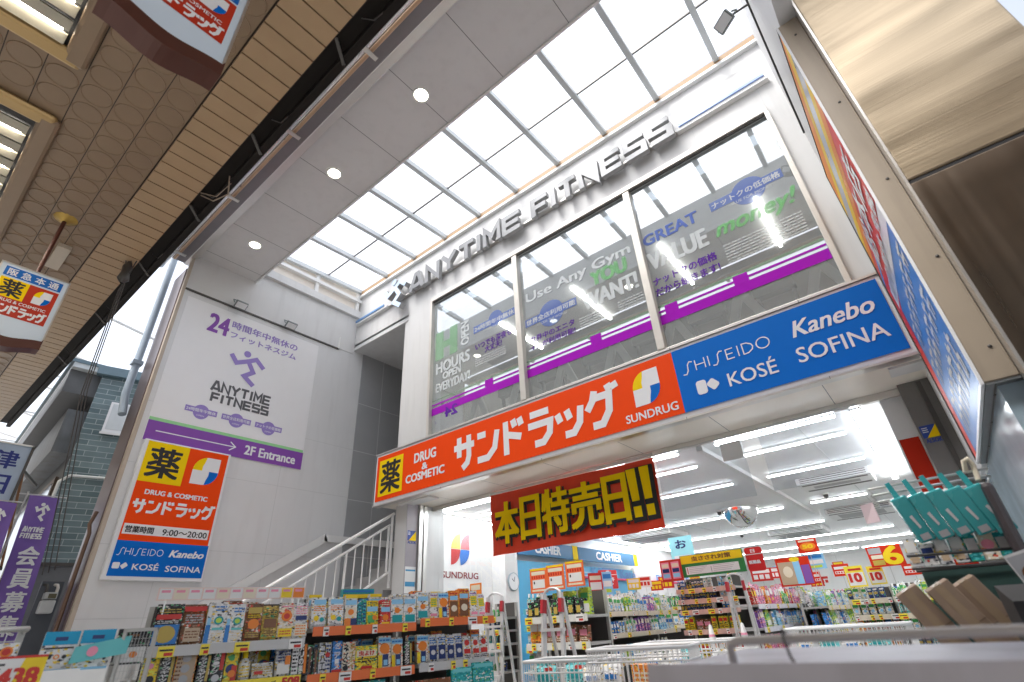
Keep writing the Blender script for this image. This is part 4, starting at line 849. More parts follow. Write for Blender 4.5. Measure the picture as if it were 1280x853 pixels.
# meter on the dark base by the side wall
mt = thing('gas_meter', 'white box meter with two grey pipe elbows below the tiled wall', 'meter', (-10.3, 2.06, .55))
MB().box(-.02, .10, -.085, .085, 0, .17, P('meter_white', (.62, .64, .66), .35)).build('body', mt, bevel=.02)
MB().box(.0, .11, -.075, .075, .18, .27, P('meter_head', (.5, .52, .53), .4)).build('head', mt, bevel=.01)
MB().box(.11, .113, -.03, .06, .19, .25, P('meter_dial', (.16, .15, .10), .2, var=0)).build('dial', mt)
for y in (-.06, .06): MB().tube([(.05, y, .26), (.05, y, .33), (.02, y - .01, .37), (-.06, y - .05, .38)], .02, STEELD if y < 0 else ALUP, 10).build('pipe_elbow', mt)
MB().box(-.06, -.02, -.13, .13, -1.7, .42, P('meter_board', (.09, .10, .12), .5)).build('mounting_board', mt)
def nobori(y0, y1, ztop, zbot, x, body, lab, lean):
    t = thing('banner_flag', lab, 'banner', (x, y0 - .03, GZ), group='purple gym banners on poles'); o = (x, y0 - .03, GZ)
    vs = []; fs = []; nx, nz = 6, 24
    def q(u_, v_): 
        return (x + .03 * math.sin(v_ * 9 + u_ * 4), y0 + (y1 - y0) * u_ + lean * v_, ztop + (zbot - ztop) * v_)
    for j in range(nz + 1):
        for i in range(nx + 1): vs.append(q(i / nx, j / nz))
    for j in range(nz):
        for i in range(nx): a = j * (nx + 1) + i; fs.append((a, a + nx + 1, a + nx + 2, a + 1))
    part(MB().add(vs, fs, P('banner_purple', (.22, .125, .46), .6, var=.06), True), 'cloth', t, o)
    pm = P('banner_pole_white', (.6, .6, .6), .4, metal=.3)
    part(MB().tube([(x - .03, y0 - .03, GZ), (x - .03, y0 - .03, ztop + .06)], .012, pm, 8), 'pole', t, o); part(MB().tube([(x - .03, y0 - .12, ztop + .015), (x - .03, y1 + .08, ztop + .025)], .009, pm, 8), 'cross_bar', t, o)
    fr = FX(x + .034); lw = y1 - y0
    m = MB(); runner(m, fr, y0 + lw * .32, y0 + lw * .78, ztop - .36, ztop - .1, .002, SIGNW)
    gym_word(m, 'ANYTIME', fr, y0 + lw * .2, y0 + lw * .85, ztop - .52, ztop - .45, .016, .002, SIGNW); gym_word(m, 'FITNESS', fr, y0 + lw * .2, y0 + lw * .85, ztop - .61, ztop - .54, .016, .002, SIGNW)
    for k, ch in enumerate(body): 
        zc = ztop - .72 - k * .30
        if zc - .25 > zbot: m.text(ch, fr, y0 + lw * .24 + lean * (k + 2.5) / 7, y0 + lw * .86 + lean * (k + 2.5) / 7, zc - .25, zc, .002, SIGNW, bold=.008)
    part(m, 'lettering', t, o)
nobori(1.43, 1.80, 2.16, .0, -10.5, '会員募集中', 'purple gym banner in full view in front of the tiled house', .14)
nobori(.95, 1.28, 1.95, .0, -10.1, '会員募集中', 'purple gym banner cut off by the photo edge, lower of the two', .12)
vs_ = thing('vertical_sign', 'pale blue vertical sign with dark blue characters beside the purple banners', 'shop sign', (-10.5, 1.0, 2.3)); o = (-10.5, 1.0, 2.3)
part(MB().box(-10.58, -10.5, .72, 1.225, 1.0, 2.86, P('vertical_sign_face', (.42, .52, .66), .4, var=.03)), 'face', vs_, o); part(MB().box(-10.60, -10.48, 1.225, 1.26, .98, 2.88, STEELD).box(-10.6, -10.48, .7, 1.25, 2.86, 2.885, ALU), 'edge', vs_, o)
m = MB(); fr = FX(-10.5)
for k, ch in enumerate('津田商店'): m.text(ch, fr, .86, 1.13, 2.50 - .36 * k, 2.76 - .36 * k, .003, P('sign_navy', (.015, .03, .22), .4, var=0), bold=.009)
part(m, 'lettering', vs_, o); part(MB().bar((-10.55, 1.25, 2.5), (-11.6, 1.6, 2.55), .04, .04, STEELD).bar((-10.55, 1.25, 1.2), (-11.6, 1.6, 1.25), .04, .04, STEELD).bar((-10.55, 1.25, 2.5), (-11.6, 1.6, 1.25), .03, .03, P('rusty_bar', (.30, .14, .06), .6)), 'bracket', vs_, o)
# roof trusses of the open arcade far down the street
tr = thing('arcade_roof_frame', 'pale thin steel roof frame against the white sky beyond the tiled house', 'roof frame', (-24, 3, GZ)); o = (-24, 3, GZ); TP = P('truss_white', (.72, .72, .72), .5)
for k in range(6):
    x = -17 - 3.4 * k
    part(MB().tube([(x, -3, 6.6)] + [(x, 1.5 + 4.5 * math.cos(R_(a)), 6.6 + 2.2 * math.sin(R_(a))) for a in range(180, -1, -20)], .05, TP, 6).tube([(x, -3, 6.6), (x, 6, 6.6)], .035, TP, 6), 'arch', tr, o)
for y, z in ((-1.5, 8.1), (1.5, 8.8), (4.4, 8.1), (6, 6.6)): part(MB().tube([(-36, y, z), (-15, y, z)], .035, TP, 6), 'purlin', tr, o)
for y in (-3.0, 6.0): part(MB().box(-36, -15, y - .06, y + .06, 6.5, 6.65, TP), 'edge_beam', tr, o)
for i, y in enumerate((-3.0, 6.0)):
    for x in (-17, -23.8, -30.6): part(MB().tube([(x, y, GZ), (x, y, 6.5)], .09, TP, 8), 'post', tr, o)
tag(MB().tube([(XL - .3, 2.4, 6.9), (-9.8, 2.6, 5.9), (-12, 3.2, 5.0)], .014, STEELD, 6).build('overhead_wire', None, (-10, 2.6, 6)), 'single dark wire crossing the white sky above the tiled house', 'cable')

# ================================================================ GOODS: kinds of packs
PKC = dict(white=(.78, .78, .77), black=(.015, .015, .018), yellow=(.85, .62, .02), gold=(.52, .38, .08), orange=(.82, .24, .03), red=(.60, .04, .03), brown=(.20, .09, .04), navy=(.02, .04, .16), blue=(.03, .20, .55), bagblue=(.0, .33, .58), sky=(.28, .58, .82), teal=(.02, .34, .36), aqua=(.16, .56, .58), green=(.08, .40, .12), lime=(.50, .70, .08), pink=(.82, .30, .42), magenta=(.58, .05, .24), purple=(.25, .10, .40), grey=(.42, .43, .45), cream=(.78, .70, .55), tan=(.50, .38, .26), silver=(.62, .63, .65))
def pk(c): return P('pack_' + c, PKC[c], .4, var=.0, spec=.3, coat=.08)
def pack_mesh(shape, w_, h_, d_, base, deco):
    m = MB(); b = printed('printed_' + base, PKC[base], sum(map(ord, base)))
    if shape == 'carton': m.box(-w_ / 2, w_ / 2, 0, d_, 0, h_, b)
    elif shape == 'pouch':
        rows = [(0, .5), (.1, 1), (.5, .9), (.82, .35), (.9, .04), (1, .03)]; vs = []; fs = []
        for v, t in rows: 
            dd = d_ * t / 2
            for sx, sy in ((-1, -1), (-.55, -1.25), (.55, -1.25), (1, -1), (1, 1), (-1, 1)): vs.append((sx * w_ / 2 * (1 if v > .02 else .96), d_ / 2 + sy * dd, v * h_))
        for i in range(len(rows) - 1):
            for k in range(6): fs.append((i * 6 + k, i * 6 + (k + 1) % 6, (i + 1) * 6 + (k + 1) % 6, (i + 1) * 6 + k))
        fs.append(tuple(range(len(vs) - 6, len(vs)))); m.add(vs, fs, b)
    elif shape == 'bottle':
        m.lathe((0, d_ / 2, 0), [(0, 0), (w_ / 2, 0), (w_ / 2, h_ * .62), (w_ * .2, h_ * .76)], b, 14); m.lathe((0, d_ / 2, 0), [(w_ * .22, h_ * .76), (w_ * .24, h_), (0, h_)], pk(deco[0][-1] if deco else 'white'), 12)
    p = MB(); fr = frame((0, 0, 0), (1, 0, 0), (0, 0, 1)); lift = .0025 if shape == 'carton' else d_ * .13 + .003
    if shape == 'bottle': lift = .003
    for k, q in enumerate(deco):
        c = pk(q[-1]); hh = lift + k * .0006
        if q[0] == 'r': p.rect(fr, (q[1] - .5) * w_, (q[2] - .5) * w_, q[3] * h_, q[4] * h_, hh, c)
        elif q[0] == 'c': p.flat(arc((q[1] - .5) * w_, q[2] * h_, q[3] * w_, q[3] * w_ * .9, 0, 345, 14), fr, hh, c)
        elif q[0] == 't': p.text(q[1], fr, (q[2] - .5) * w_, (q[3] - .5) * w_, q[4] * h_, q[5] * h_, hh, c, bold=w_ * .012)
        elif q[0] == 'v':
            n = len(q[1]); g = (q[5] - q[4]) / n
            for i, ch in enumerate(q[1]):
                if ch != ' ': p.text('|' if ch == 'ー' else ch, fr, (q[2] - .5) * w_ + (w_ * .1 if ch == 'ー' else 0), (q[3] - .5) * w_ - (w_ * .1 if ch == 'ー' else 0), (q[5] - g * (i + .93)) * h_, (q[5] - g * (i + .07)) * h_, hh, c, bold=w_ * .014)
        elif q[0] == 'b':  # rows of small print
            n = q[5]; rr = random.Random(n * 31 + int(w_ * 1e4))
            for i in range(n):
                z0 = q[3] + (q[4] - q[3]) * (i + .25) / n; z1 = q[3] + (q[4] - q[3]) * (i + .7) / n; x = q[1]
                while x < q[2] - .03:
                    e = min(q[2], x + rr.uniform(.08, .3)); p.rect(fr, (x - .5) * w_, (e - .5) * w_, z0 * h_, z1 * h_, hh, c); x = e + .04
    return m, p
DES = {}
def design(key, shape, w_, h_, d_, base, deco, desc, name=None): DES[key] = [shape, w_, h_, d_, base, deco, desc, name or {'carton': 'carton', 'pouch': 'pouch', 'bottle': 'bottle'}[shape], None]
def place(key, root_m, x, y, z, label, group, rz=0.0, tilt=0.0, sc_=1.0):
    D = DES[key]
    M = root_m @ Matrix.Translation((x, y, z)) @ Matrix.Rotation(rz, 4, 'Z') @ Matrix.Rotation(tilt, 4, 'X')
    if D[8] is None:
        a, b = pack_mesh(*D[:6]); o = a.build(D[7], None, (0, 0, 0))
        if b.v:
            if D[1] > .0 and D[9 - 1] is None: b.build('printed_front', o)
        D[8] = o
    else: o = copy_tree(D[8])
    o.matrix_world = M @ Matrix.Diagonal((sc_, sc_, sc_, 1))
    h_, t_ = label.split(', ', 1); a_, b_ = t_.split(' ', 1)
    if len(label.split()) <= 14 and a_ in ORD: label = f'{h_}, {a_} from left {b_}'
    o['label'] = label; o['category'] = D[7].split('_')[-1]; o['group'] = group
    return o

design('gold_bag', 'pouch', .155, .25, .05, 'black', [('r', .05, .95, .62, .74, 'red'), ('r', .05, .95, .05, .5, 'blue'), ('c', .5, .28, .36, 'gold'), ('b', .12, .88, .52, .6, 2, 'white'), ('b', .12, .9, .76, .88, 2, 'gold')], 'black and blue pouch with a gold oval')
design('dark_bag', 'pouch', .13, .25, .05, 'brown', [('r', .0, 1, .8, .92, 'red'), ('b', .1, .9, .5, .74, 4, 'grey'), ('r', .15, .85, .08, .4, 'tan'), ('b', .2, .8, .15, .35, 3, 'brown')], 'brown pouch with a red top')
design('teal_pump', 'carton', .115, .245, .05, 'white', [('r', .02, .26, .02, .45, 'blue'), ('r', .05, .23, .45, .62, 'sky'), ('c', .62, .55, .24, 'teal'), ('c', .62, .55, .15, 'lime'), ('b', .36, .92, .76, .92, 2, 'blue'), ('r', .34, .92, .32, .38, 'aqua'), ('b', .36, .9, .08, .28, 3, 'cream')], 'white carton with blue pump and green circle')
design('brown_gold', 'pouch', .10, .23, .05, 'brown', [('r', .08, .92, .72, .88, 'gold'), ('c', .5, .45, .34, 'orange'), ('b', .1, .9, .1, .26, 3, 'gold'), ('b', .1, .9, .6, .7, 2, 'yellow')], 'brown and gold pouch')
design('olive_bag', 'pouch', .10, .22, .05, 'gold', [('r', .1, .9, .35, .6, 'brown'), ('b', .15, .85, .62, .85, 4, 'black'), ('b', .15, .85, .1, .3, 3, 'brown')], 'olive gold pouch with dark print')
design('orange_white', 'pouch', .10, .23, .045, 'cream', [('c', .5, .62, .36, 'orange'), ('c', .5, .62, .2, 'red'), ('r', .06, .94, .08, .3, 'yellow'), ('b', .15, .85, .12, .26, 2, 'red'), ('b', .1, .9, .84, .92, 1, 'pink')], 'cream pouch with an orange round mark')
design('pink_white', 'pouch', .10, .235, .045, 'white', [('r', .1, .9, .5, .62, 'navy'), ('b', .1, .9, .65, .9, 4, 'pink'), ('r', .1, .9, .08, .4, 'cream'), ('b', .15, .85, .1, .38, 4, 'orange')], 'white and pink pouch with a navy stripe')
design('yellow_spot', 'carton', .09, .18, .05, 'yellow', [('c', .6, .3, .28, 'black'), ('r', .08, .3, .05, .95, 'gold'), ('c', .5, .72, .2, 'pink'), ('b', .1, .3, .1, .9, 7, 'black')], 'yellow carton with black spots', 'repellent_box')
design('black_kana', 'carton', .075, .18, .05, 'black', [('v', 'ブラックキャップ', .12, .62, .05, .97, 'white'), ('r', .72, .92, .1, .9, 'gold')], 'black carton with white upright lettering', 'repellent_box')
design('tan_trap', 'carton', .115, .19, .05, 'orange', [('r', .05, .95, .05, .95, 'tan'), ('c', .5, .2, .22, 'grey'), ('c', .5, .5, .22, 'grey'), ('c', .5, .8, .22, 'grey'), ('b', .05, .3, .05, .95, 8, 'brown')], 'orange carton with three grey discs', 'repellent_box')
design('black_red', 'carton', .075, .185, .05, 'black', [('v', 'ハチ・アブ', .1, .6, .3, .95, 'white'), ('r', .65, .95, .4, .95, 'red'), ('c', .45, .16, .32, 'silver')], 'black and red carton with silver disc', 'repellent_box')
design('gold_red', 'carton', .08, .19, .05, 'yellow', [('c', .5, .4, .4, 'navy'), ('c', .45, .75, .25, 'green'), ('r', .55, .98, .02, .5, 'red'), ('c', .6, .25, .3, 'orange')], 'yellow carton with a dark circle', 'repellent_box')
design('yellow_cap', 'bottle', .075, .17, .07, 'white', [('b', .1, .9, .1, .5, 4, 'yellow')], 'white bottle with a yellow cap')
design('lying_pack', 'pouch', .14, .10, .06, 'white', [('b', .05, .95, .2, .8, 4, 'gold'), ('r', .1, .5, .3, .5, 'red')], 'low white pouch with gold print')
design('grey_pack', 'pouch', .10, .18, .05, 'silver', [('r', .1, .9, .1, .45, 'white'), ('b', .1, .9, .5, .9, 4, 'navy'), ('r', .6, .95, .4, .7, 'orange')], 'silver pouch with navy print')
design('b_o_w', 'carton', .105, .19, .05, 'black', [('r', .05, .45, .05, .95, 'white'), ('v', 'アリの巣', .5, .78, .1, .95, 'white'), ('r', .8, .98, .05, .95, 'orange'), ('b', .08, .4, .1, .9, 7, 'black')], 'black carton with white and orange strips', 'repellent_box')
design('white_blue_title', 'pouch', .115, .215, .05, 'white', [('r', .08, .92, .74, .90, 'sky'), ('b', .1, .9, .52, .7, 3, 'orange'), ('c', .3, .3, .18, 'yellow'), ('c', .68, .25, .16, 'teal'), ('b', .1, .9, .05, .12, 1, 'grey')], 'white pouch with a pale blue title')
design('box_wo', 'carton', .10, .23, .05, 'white', [('r', .05, .95, .68, .84, 'sky'), ('r', .05, .95, .3, .6, 'cream'), ('c', .5, .45, .25, 'orange'), ('r', .0, .5, .02, .25, 'orange'), ('r', .5, 1, .02, .25, 'navy'), ('r', 0, 1, .9, 1, 'yellow')], 'tall white and orange carton', 'repellent_box')
design('teal_thin', 'carton', .03, .18, .05, 'teal', [('b', .1, .9, .1, .9, 6, 'navy')], 'thin dark teal carton', 'repellent_box')
design('yellow_blue', 'carton', .10, .18, .05, 'yellow', [('r', .05, .95, .55, .75, 'sky'), ('r', .1, .7, .1, .4, 'green'), ('c', .7, .3, .2, 'orange'), ('b', .1, .9, .82, .95, 2, 'brown')], 'yellow carton with a pale blue title', 'repellent_box')
design('red_blue', 'carton', .09, .19, .05, 'red', [('r', .05, .95, .5, .7, 'sky'), ('c', .5, .28, .3, 'orange'), ('b', .1, .9, .76, .92, 2, 'cream'), ('r', .1, .9, .02, .1, 'yellow')], 'red carton with a pale blue title', 'repellent_box')
design('white_navy', 'carton', .105, .21, .05, 'white', [('r', .05, .95, .66, .82, 'sky'), ('r', .1, .9, .06, .3, 'teal'), ('c', .5, .45, .22, 'orange'), ('b', .1, .9, .86, .96, 1, 'grey')], 'white carton with an orange mark', 'repellent_box')
design('dark_sticks', 'carton', .035, .18, .05, 'black', [('r', .3, .7, .1, .9, 'brown')], 'slim black carton', 'repellent_box')
design('bw_kana', 'carton', .085, .19, .05, 'silver', [('v', 'コバエ', .1, .5, .1, .95, 'black'), ('b', .55, .95, .1, .95, 7, 'navy'), ('c', .7, .6, .2, 'red')], 'silver carton with black upright lettering', 'repellent_box')
design('blue_kana', 'carton', .07, .20, .05, 'blue', [('v', 'ダニアース', .2, .8, .1, .95, 'white'), ('r', 0, 1, 0, .1, 'red')], 'blue carton with white upright lettering', 'repellent_box')
design('bwg', 'carton', .10, .195, .05, 'cream', [('v', 'ネズミ', .08, .45, .08, .95, 'black'), ('v', 'ホイホイ', .55, .92, .08, .95, 'gold'), ('c', .3, .12, .2, 'black')], 'cream carton with black and gold lettering', 'repellent_box')
design('yellow_pack', 'carton', .17, .155, .06, 'yellow', [('r', .05, .95, .55, .8, 'cream'), ('t', '虫よけ', .15, .85, .58, .78, 'red'), ('b', .1, .9, .3, .5, 2, 'black'), ('r', .25, .75, .04, .16, 'red')], 'wide yellow pack with red lettering')
design('blue_window', 'carton', .10, .21, .05, 'cream', [('r', .0, 1, .78, .95, 'sky'), ('b', .05, .95, .8, .93, 1, 'blue'), ('c', .5, .6, .4, 'orange'), ('r', .35, .8, .05, .42, 'navy'), ('r', .42, .74, .08, .25, 'sky'), ('r', 0, .3, .02, .4, 'yellow')], 'cream carton with a dark window', 'repellent_box')
design('white_fan', 'pouch', .075, .19, .035, 'white', [('r', .1, .9, .1, .6, 'navy'), ('b', .1, .9, .65, .9, 3, 'blue'), ('c', .5, .35, .25, 'silver')], 'white pouch with a navy panel')
design('red_white', 'carton', .075, .165, .05, 'white', [('c', .5, .72, .32, 'red'), ('r', .1, .9, .25, .45, 'red'), ('b', .1, .9, .06, .2, 2, 'black')], 'white carton with red marks', 'repellent_box')
design('yellow_white', 'carton', .075, .20, .05, 'white', [('r', .1, .9, .45, .8, 'yellow'), ('b', .2, .8, .5, .76, 3, 'green'), ('r', .1, .9, .1, .2, 'pink'), ('b', .1, .9, .84, .95, 1, 'purple')], 'white carton with a yellow panel', 'repellent_box')
design('redbrown', 'carton', .10, .225, .06, 'orange', [('r', .08, .92, .06, .62, 'brown'), ('r', .1, .9, .66, .82, 'sky'), ('c', .5, .35, .3, 'cream'), ('b', .1, .9, .86, .96, 1, 'red')], 'orange and brown carton with a pale title', 'repellent_box')
design('brown_case', 'carton', .30, .19, .2, 'brown', [('r', .02, .98, .7, .95, 'brown'), ('b', .1, .5, .3, .6, 2, 'tan'), ('r', .6, .9, .2, .6, 'tan')], 'large brown carton', 'shipping_case')
design('teal_case', 'carton', .20, .26, .1, 'teal', [('b', .1, .9, .3, .5, 2, 'sky'), ('b', .1, .9, .56, .62, 1, 'white'), ('r', .06, .94, .86, .96, 'aqua'), ('b', .3, .7, .1, .2, 2, 'sky')], 'large dark teal carton', 'shipping_case')
design('grey_pouch_big', 'pouch', .2, .12, .1, 'silver', [('b', .2, .8, .3, .6, 2, 'navy')], 'low silver pouch')

RK = 'outdoor_rack'
STRIP_O = P('price_strip_orange', (.80, .17, .04), .4, var=.02); STRIP_S = P('price_strip_silver', (.55, .55, .55), .35, var=.02); TAGY = P('price_tag_yellow', (.88, .72, .05), .45, var=0); TAGW = P('price_tag_white', (.80, .80, .78), .45, var=0); RKM = P('rack_grey', (.50, .50, .48), .4, metal=.3, var=.05); WIRE = P('wire_chrome', (.60, .60, .58), .3, metal=.7, var=0)
def rack(name, label, loc, rz, x0, x1, depth, shelves, ztop, strip, tags, back=True, group=None, wires=False):
    """shelves: heights of the shelf tops above ground (local)"""
    t = thing(name, label, 'rack', loc, rz, group)
    for x in (x0, x1 - .03): 
        MB().box(x, x + .03, depth - .03, depth, 0, ztop, RKM).box(x, x + .03, .02, depth, .02, .06, RKM).build('upright', t)
    if back:
        if wires:
            m = MB(); x = x0
            while x < x1: m.box(x, x + .004, depth - .012, depth - .008, .1, ztop, WIRE); x += .04
            z = .15
            while z < ztop: m.box(x0, x1, depth - .016, depth - .012, z, z + .004, WIRE); z += .12
            m.build('wire_back', t)
        else: MB().box(x0 + .03, x1 - .03, depth - .015, depth - .005, .05, ztop, P('back_panel_shade', (.10, .095, .09), .6)).build('back_panel', t)  # solid dark back stands in for the shade behind the goods
    for k, zs in enumerate(shelves):
        s = MB().box(x0 + .005, x1 - .005, .0, depth - .02, zs - .025, zs, RKM).build('shelf', t)
        MB().box(x0 + .01, x1 - .01, -.012, -.004, zs - .052, zs + .008, strip[k]).build('price_strip', s)
        for q in range(tags):
            xx = x0 + (x1 - x0) * (q + .5 + rnd.uniform(-.25, .25)) / tags; ww = rnd.choice((.04, .05, .09)); c = rnd.choice((TAGY, TAGY, TAGW))
            m = MB().box(xx - ww / 2, xx + ww / 2, -.019, -.013, zs - .055, zs + .004, c); fr = frame((0, -.0195, 0), (1, 0, 0), (0, 0, 1))
            m.rect(fr, xx - ww * .4, xx + ww * .4, zs - .022, zs - .012, 0, BLACK); m.rect(fr, xx - ww * .1, xx + ww * .42, zs - .048, zs - .03, 0, pk('red')); m.build('price_tag', s)
    return t
def row(mat, keys, x, y, z, where, group, gap=.006, tilt=-.12, jit=.05, desc_n=True):
    for i, k in enumerate(keys):
        if k is None: x += .05; continue
        D = DES[k]; ww = D[1]
        place(k, mat, x + ww / 2, y + rnd.uniform(0, .02), z + .002, f'{D[6]}, {ORD[i]} {where}', group, rnd.uniform(-jit, jit) * 1.6, tilt + rnd.uniform(-.06, .05), rnd.uniform(.93, 1.06)); x += ww + gap * rnd.uniform(.5, 1.6)
    return x
AZ = R_(90 - 15)
def rackroot(x, y): return (x, y, GZ), Matrix.Translation((x, y, GZ)) @ Matrix.Rotation(AZ, 4, 'Z')
u15 = Vector((math.sin(R_(15)), math.cos(R_(15))))
b2 = Vector((-3.77, 2.32)); b1 = b2 - u15 * .98; b3 = b2 + u15 * .86
L1, M1 = rackroot(*b1); L2, M2 = rackroot(*b2); L3, M3 = rackroot(*b3)
z_ = lambda r: r - GZ
g_r = 'wire racks of household goods in front of the stairs'
rack('outdoor_rack', 'wire rack with a long pale price board on top', L1, AZ, -.02, .95, .42, (z_(-.52), z_(-.20), z_(.02)), z_(.27), (STRIP_S, TAGY, STRIP_S), 4, True, g_r)
rack('outdoor_rack', 'display rack with bright orange shelf strips in front of the white stair railing', L2, AZ, 0, .84, .42, (z_(-.52), z_(-.205), z_(.085)), z_(.30), (STRIP_O, STRIP_O, STRIP_O), 4, True, g_r)
rack('outdoor_rack', 'display rack at the shop end of the row in front of the glass shopfront', L3, AZ, 0, .74, .42, (z_(-.52), z_(-.20), z_(.11)), z_(.32), (STRIP_S, STRIP_S, STRIP_O), 4, True, g_r)
# long price board above the first rack
pb = thing('price_board', 'long pale pink price board standing above the goods of the stair-side rack', 'price board', tuple(M1 @ Vector((.45, .05, z_(.285)))), AZ)
MB().box(-.47, .46, 0, .006, 0, .075, P('board_pale_pink', (.80, .62, .56), .4, var=.08, scale=8)).build('board', pb)
m = MB(); fr = frame((0, 0, 0), (1, 0, 0), (0, 0, 1))
for k in range(11): m.rect(fr, -.46 + k * .084, -.385 + k * .084, .006, .069, .001, pk(('white', 'cream', 'white', 'white', 'cream', 'white', 'cream', 'white', 'white', 'yellow', 'orange')[k])).rect(fr, -.45 + k * .084, -.40 + k * .084, .045, .06, .002, pk('pink'))
m.build('price_card', pb)
for x in (-.42, .42): MB().box(x, x + .01, .006, .016, -.3, .07, WIRE).build('stand', pb)
G1 = 'packs of household goods on the outdoor racks'
W = ' rack nearest the street banners'
row(M1, ['gold_bag', 'dark_bag', 'teal_pump', 'teal_pump', 'brown_gold', 'olive_bag', 'orange_white', 'pink_white'], -.0, .02, z_(.02), "on the pale price board rack's top", G1)
row(M1, ['yellow_spot', 'black_kana', 'tan_trap', 'black_kana', 'black_red', 'gold_red', 'yellow_cap', 'lying_pack', 'grey_pack', 'b_o_w'], .0, .02, z_(-.20), "on the pale price board rack's lower shelf", G1)
row(M1, ['brown_gold', 'dark_sticks', 'teal_case', 'brown_case'], .0, .05, z_(-.52), "on the pale price board rack's bottom", G1)
row(M2, ['white_blue_title', 'white_blue_title', 'box_wo', 'teal_thin', 'teal_thin', 'yellow_blue', 'red_blue', 'white_navy', 'white_navy'], .0, .02, z_(.085), "on the orange-striped rack's top", G1)
row(M2, ['dark_sticks', 'dark_sticks', 'bw_kana', 'blue_kana', 'bwg', 'yellow_pack', 'blue_window', 'blue_window', 'black_kana'], .01, .02, z_(-.205), "on the orange-striped rack's lower shelf", G1)
row(M2, ['teal_case', 'grey_pouch_big', 'teal_case', 'white_fan', 'white_fan'], .02, .04, z_(-.52), "on the orange-striped rack's bottom", G1)
row(M3, ['white_navy', 'yellow_white', 'blue_window', 'redbrown', 'redbrown', 'yellow_white', 'yellow_white'], .0, .02, z_(.11), "on the glass-side rack's top", G1)
row(M3, ['blue_window', 'white_fan', 'white_fan', 'white_fan', 'white_fan', 'red_white', 'red_white', 'red_white'], .01, .02, z_(-.20), "on the glass-side rack's lower shelf", G1)
row(M3, ['brown_case', 'teal_case', 'teal_case'], -.02, -.06, z_(-.49), "at the glass-side rack's foot", G1)
# back row stock so the racks read full
row(M1, ['olive_bag', 'black_red', 'brown_gold', 'gold_red', 'dark_bag', 'orange_white', 'brown_gold'], .03, .20, z_(.04), "in the pale price board rack's back", G1)
row(M2, ['box_wo', 'yellow_blue', 'white_navy', 'red_blue', 'blue_kana', 'box_wo', 'yellow_white'], .02, .20, z_(.085), "in the orange-striped rack's back", G1)
row(M3, ['redbrown', 'yellow_white', 'box_wo', 'red_blue', 'redbrown'], .03, .20, z_(.11), "in the glass-side rack's back", G1)
row(M1, ['gold_red', 'tan_trap', 'black_red', 'yellow_spot', 'b_o_w', 'black_kana', 'bwg', 'gold_red', 'blue_kana'], .02, .20, z_(-.20), "in the pale price board rack's lower back", G1)
row(M2, ['bw_kana', 'blue_window', 'black_red', 'bwg', 'blue_kana', 'blue_window', 'tan_trap', 'bwg'], .02, .20, z_(-.205), "in the orange-striped rack's lower back", G1)
row(M3, ['blue_window', 'white_navy', 'redbrown', 'yellow_white', 'bwg', 'red_blue', 'redbrown'], .02, .20, z_(-.20), "in the glass-side rack's lower back", G1)
# yellow price card with 508
pc = thing('price_card', 'yellow price card reading 508 on the stair-side rack', 'price card', tuple(M1 @ Vector((.74, -.03, z_(-.26)))), AZ)
MB().box(-.25, .20, 0, .004, 0, .07, TAGY).build('card', pc); m = MB().text('508', fr, .08, .19, .012, .06, .001, pk('red'), bold=.004).text('ブラックキャップ', fr, -.22, .04, .02, .05, .001, BLACK, bold=.001); m.build('lettering', pc)
# small things behind the racks
t = thing('teal_display_box', 'blue and yellow display box behind the orange-striped rack', 'display box', tuple(M2 @ Vector((.45, .38, z_(.30)))), AZ)
MB().box(-.12, .16, 0, .05, 0, .07, pk('teal')).build('box', t); MB().box(-.11, .15, -.004, -.001, .0, .03, pk('yellow')).box(-.11, .15, -.004, -.001, .045, .06, pk('blue')).build('printed_front', t)
t = thing('price_pop_card', 'orange and white price card standing by the glass shopfront', 'price card', (-4.95, 5.35, .25)); 
MB().box(-.1, .1, 0, .008, 0, .30, pk('orange')).build('card', t); MB().rect(frame((0, 0, 0), (1, 0, 0), (0, 0, 1)), -.08, .08, .02, .13, .002, pk('white')).rect(frame((0, 0, 0), (1, 0, 0), (0, 0, 1)), -.08, .08, .22, .28, .002, pk('cream')).build('print', t)

# ---- far left: table of blue bags, wire panel, price card, small rack
tb = thing('display_table', 'grey wire display table of blue bags beside the stair-side rack', 'table', (-3.6, .9, GZ))
MB().box(-.35, .12, -.35, .27, 1.065, 1.09, RKM).build('table_top', tb); MB().box(.12, .135, -.35, .27, 1.03, 1.10, ALU).build('front_rail', tb)
for x in (-.3, .07):
    for y in (-.3, .24): MB().box(x, x + .03, y - .03, y, 0, 1.065, RKM).build('leg', tb)
design('blue_bag', 'carton', .14, .175, .03, 'white', [('r', 0, 1, .66, 1.0, 'bagblue'), ('r', .32, .68, .76, .86, 'navy'), ('r', .08, .92, .56, .6, 'black'), ('c', .3, .36, .07, 'black'), ('c', .72, .36, .07, 'black'), ('c', .5, .36, .09, 'orange'), ('c', .5, .36, .05, 'cream'), ('r', 0, 1, 0, .06, 'sky')], 'white bag with a bright blue handle strip', 'boxed_bag')
MT = Matrix.Translation((-3.5, .74, -.06)) @ Matrix.Rotation(R_(80), 4, 'Z')
row(MT, ['blue_bag', 'blue_bag'], .0, 0, 0, 'on the wire display table', 'blue bags on the display table', .004, -.05, .02)
design('black_bag', 'carton', .14, .165, .03, 'black', [('r', .05, .95, .1, .55, 'white'), ('r', .05, .95, .5, .56, 'black'), ('c', .6, .3, .12, 'orange'), ('r', .35, .65, .78, .84, 'brown')], 'white bag with a black handle strip', 'boxed_bag')
row(MT, ['black_bag'], .30, 0.02, 0, 'nearest the wire grid', 'blue bags on the display table', .004, -.05, .02)
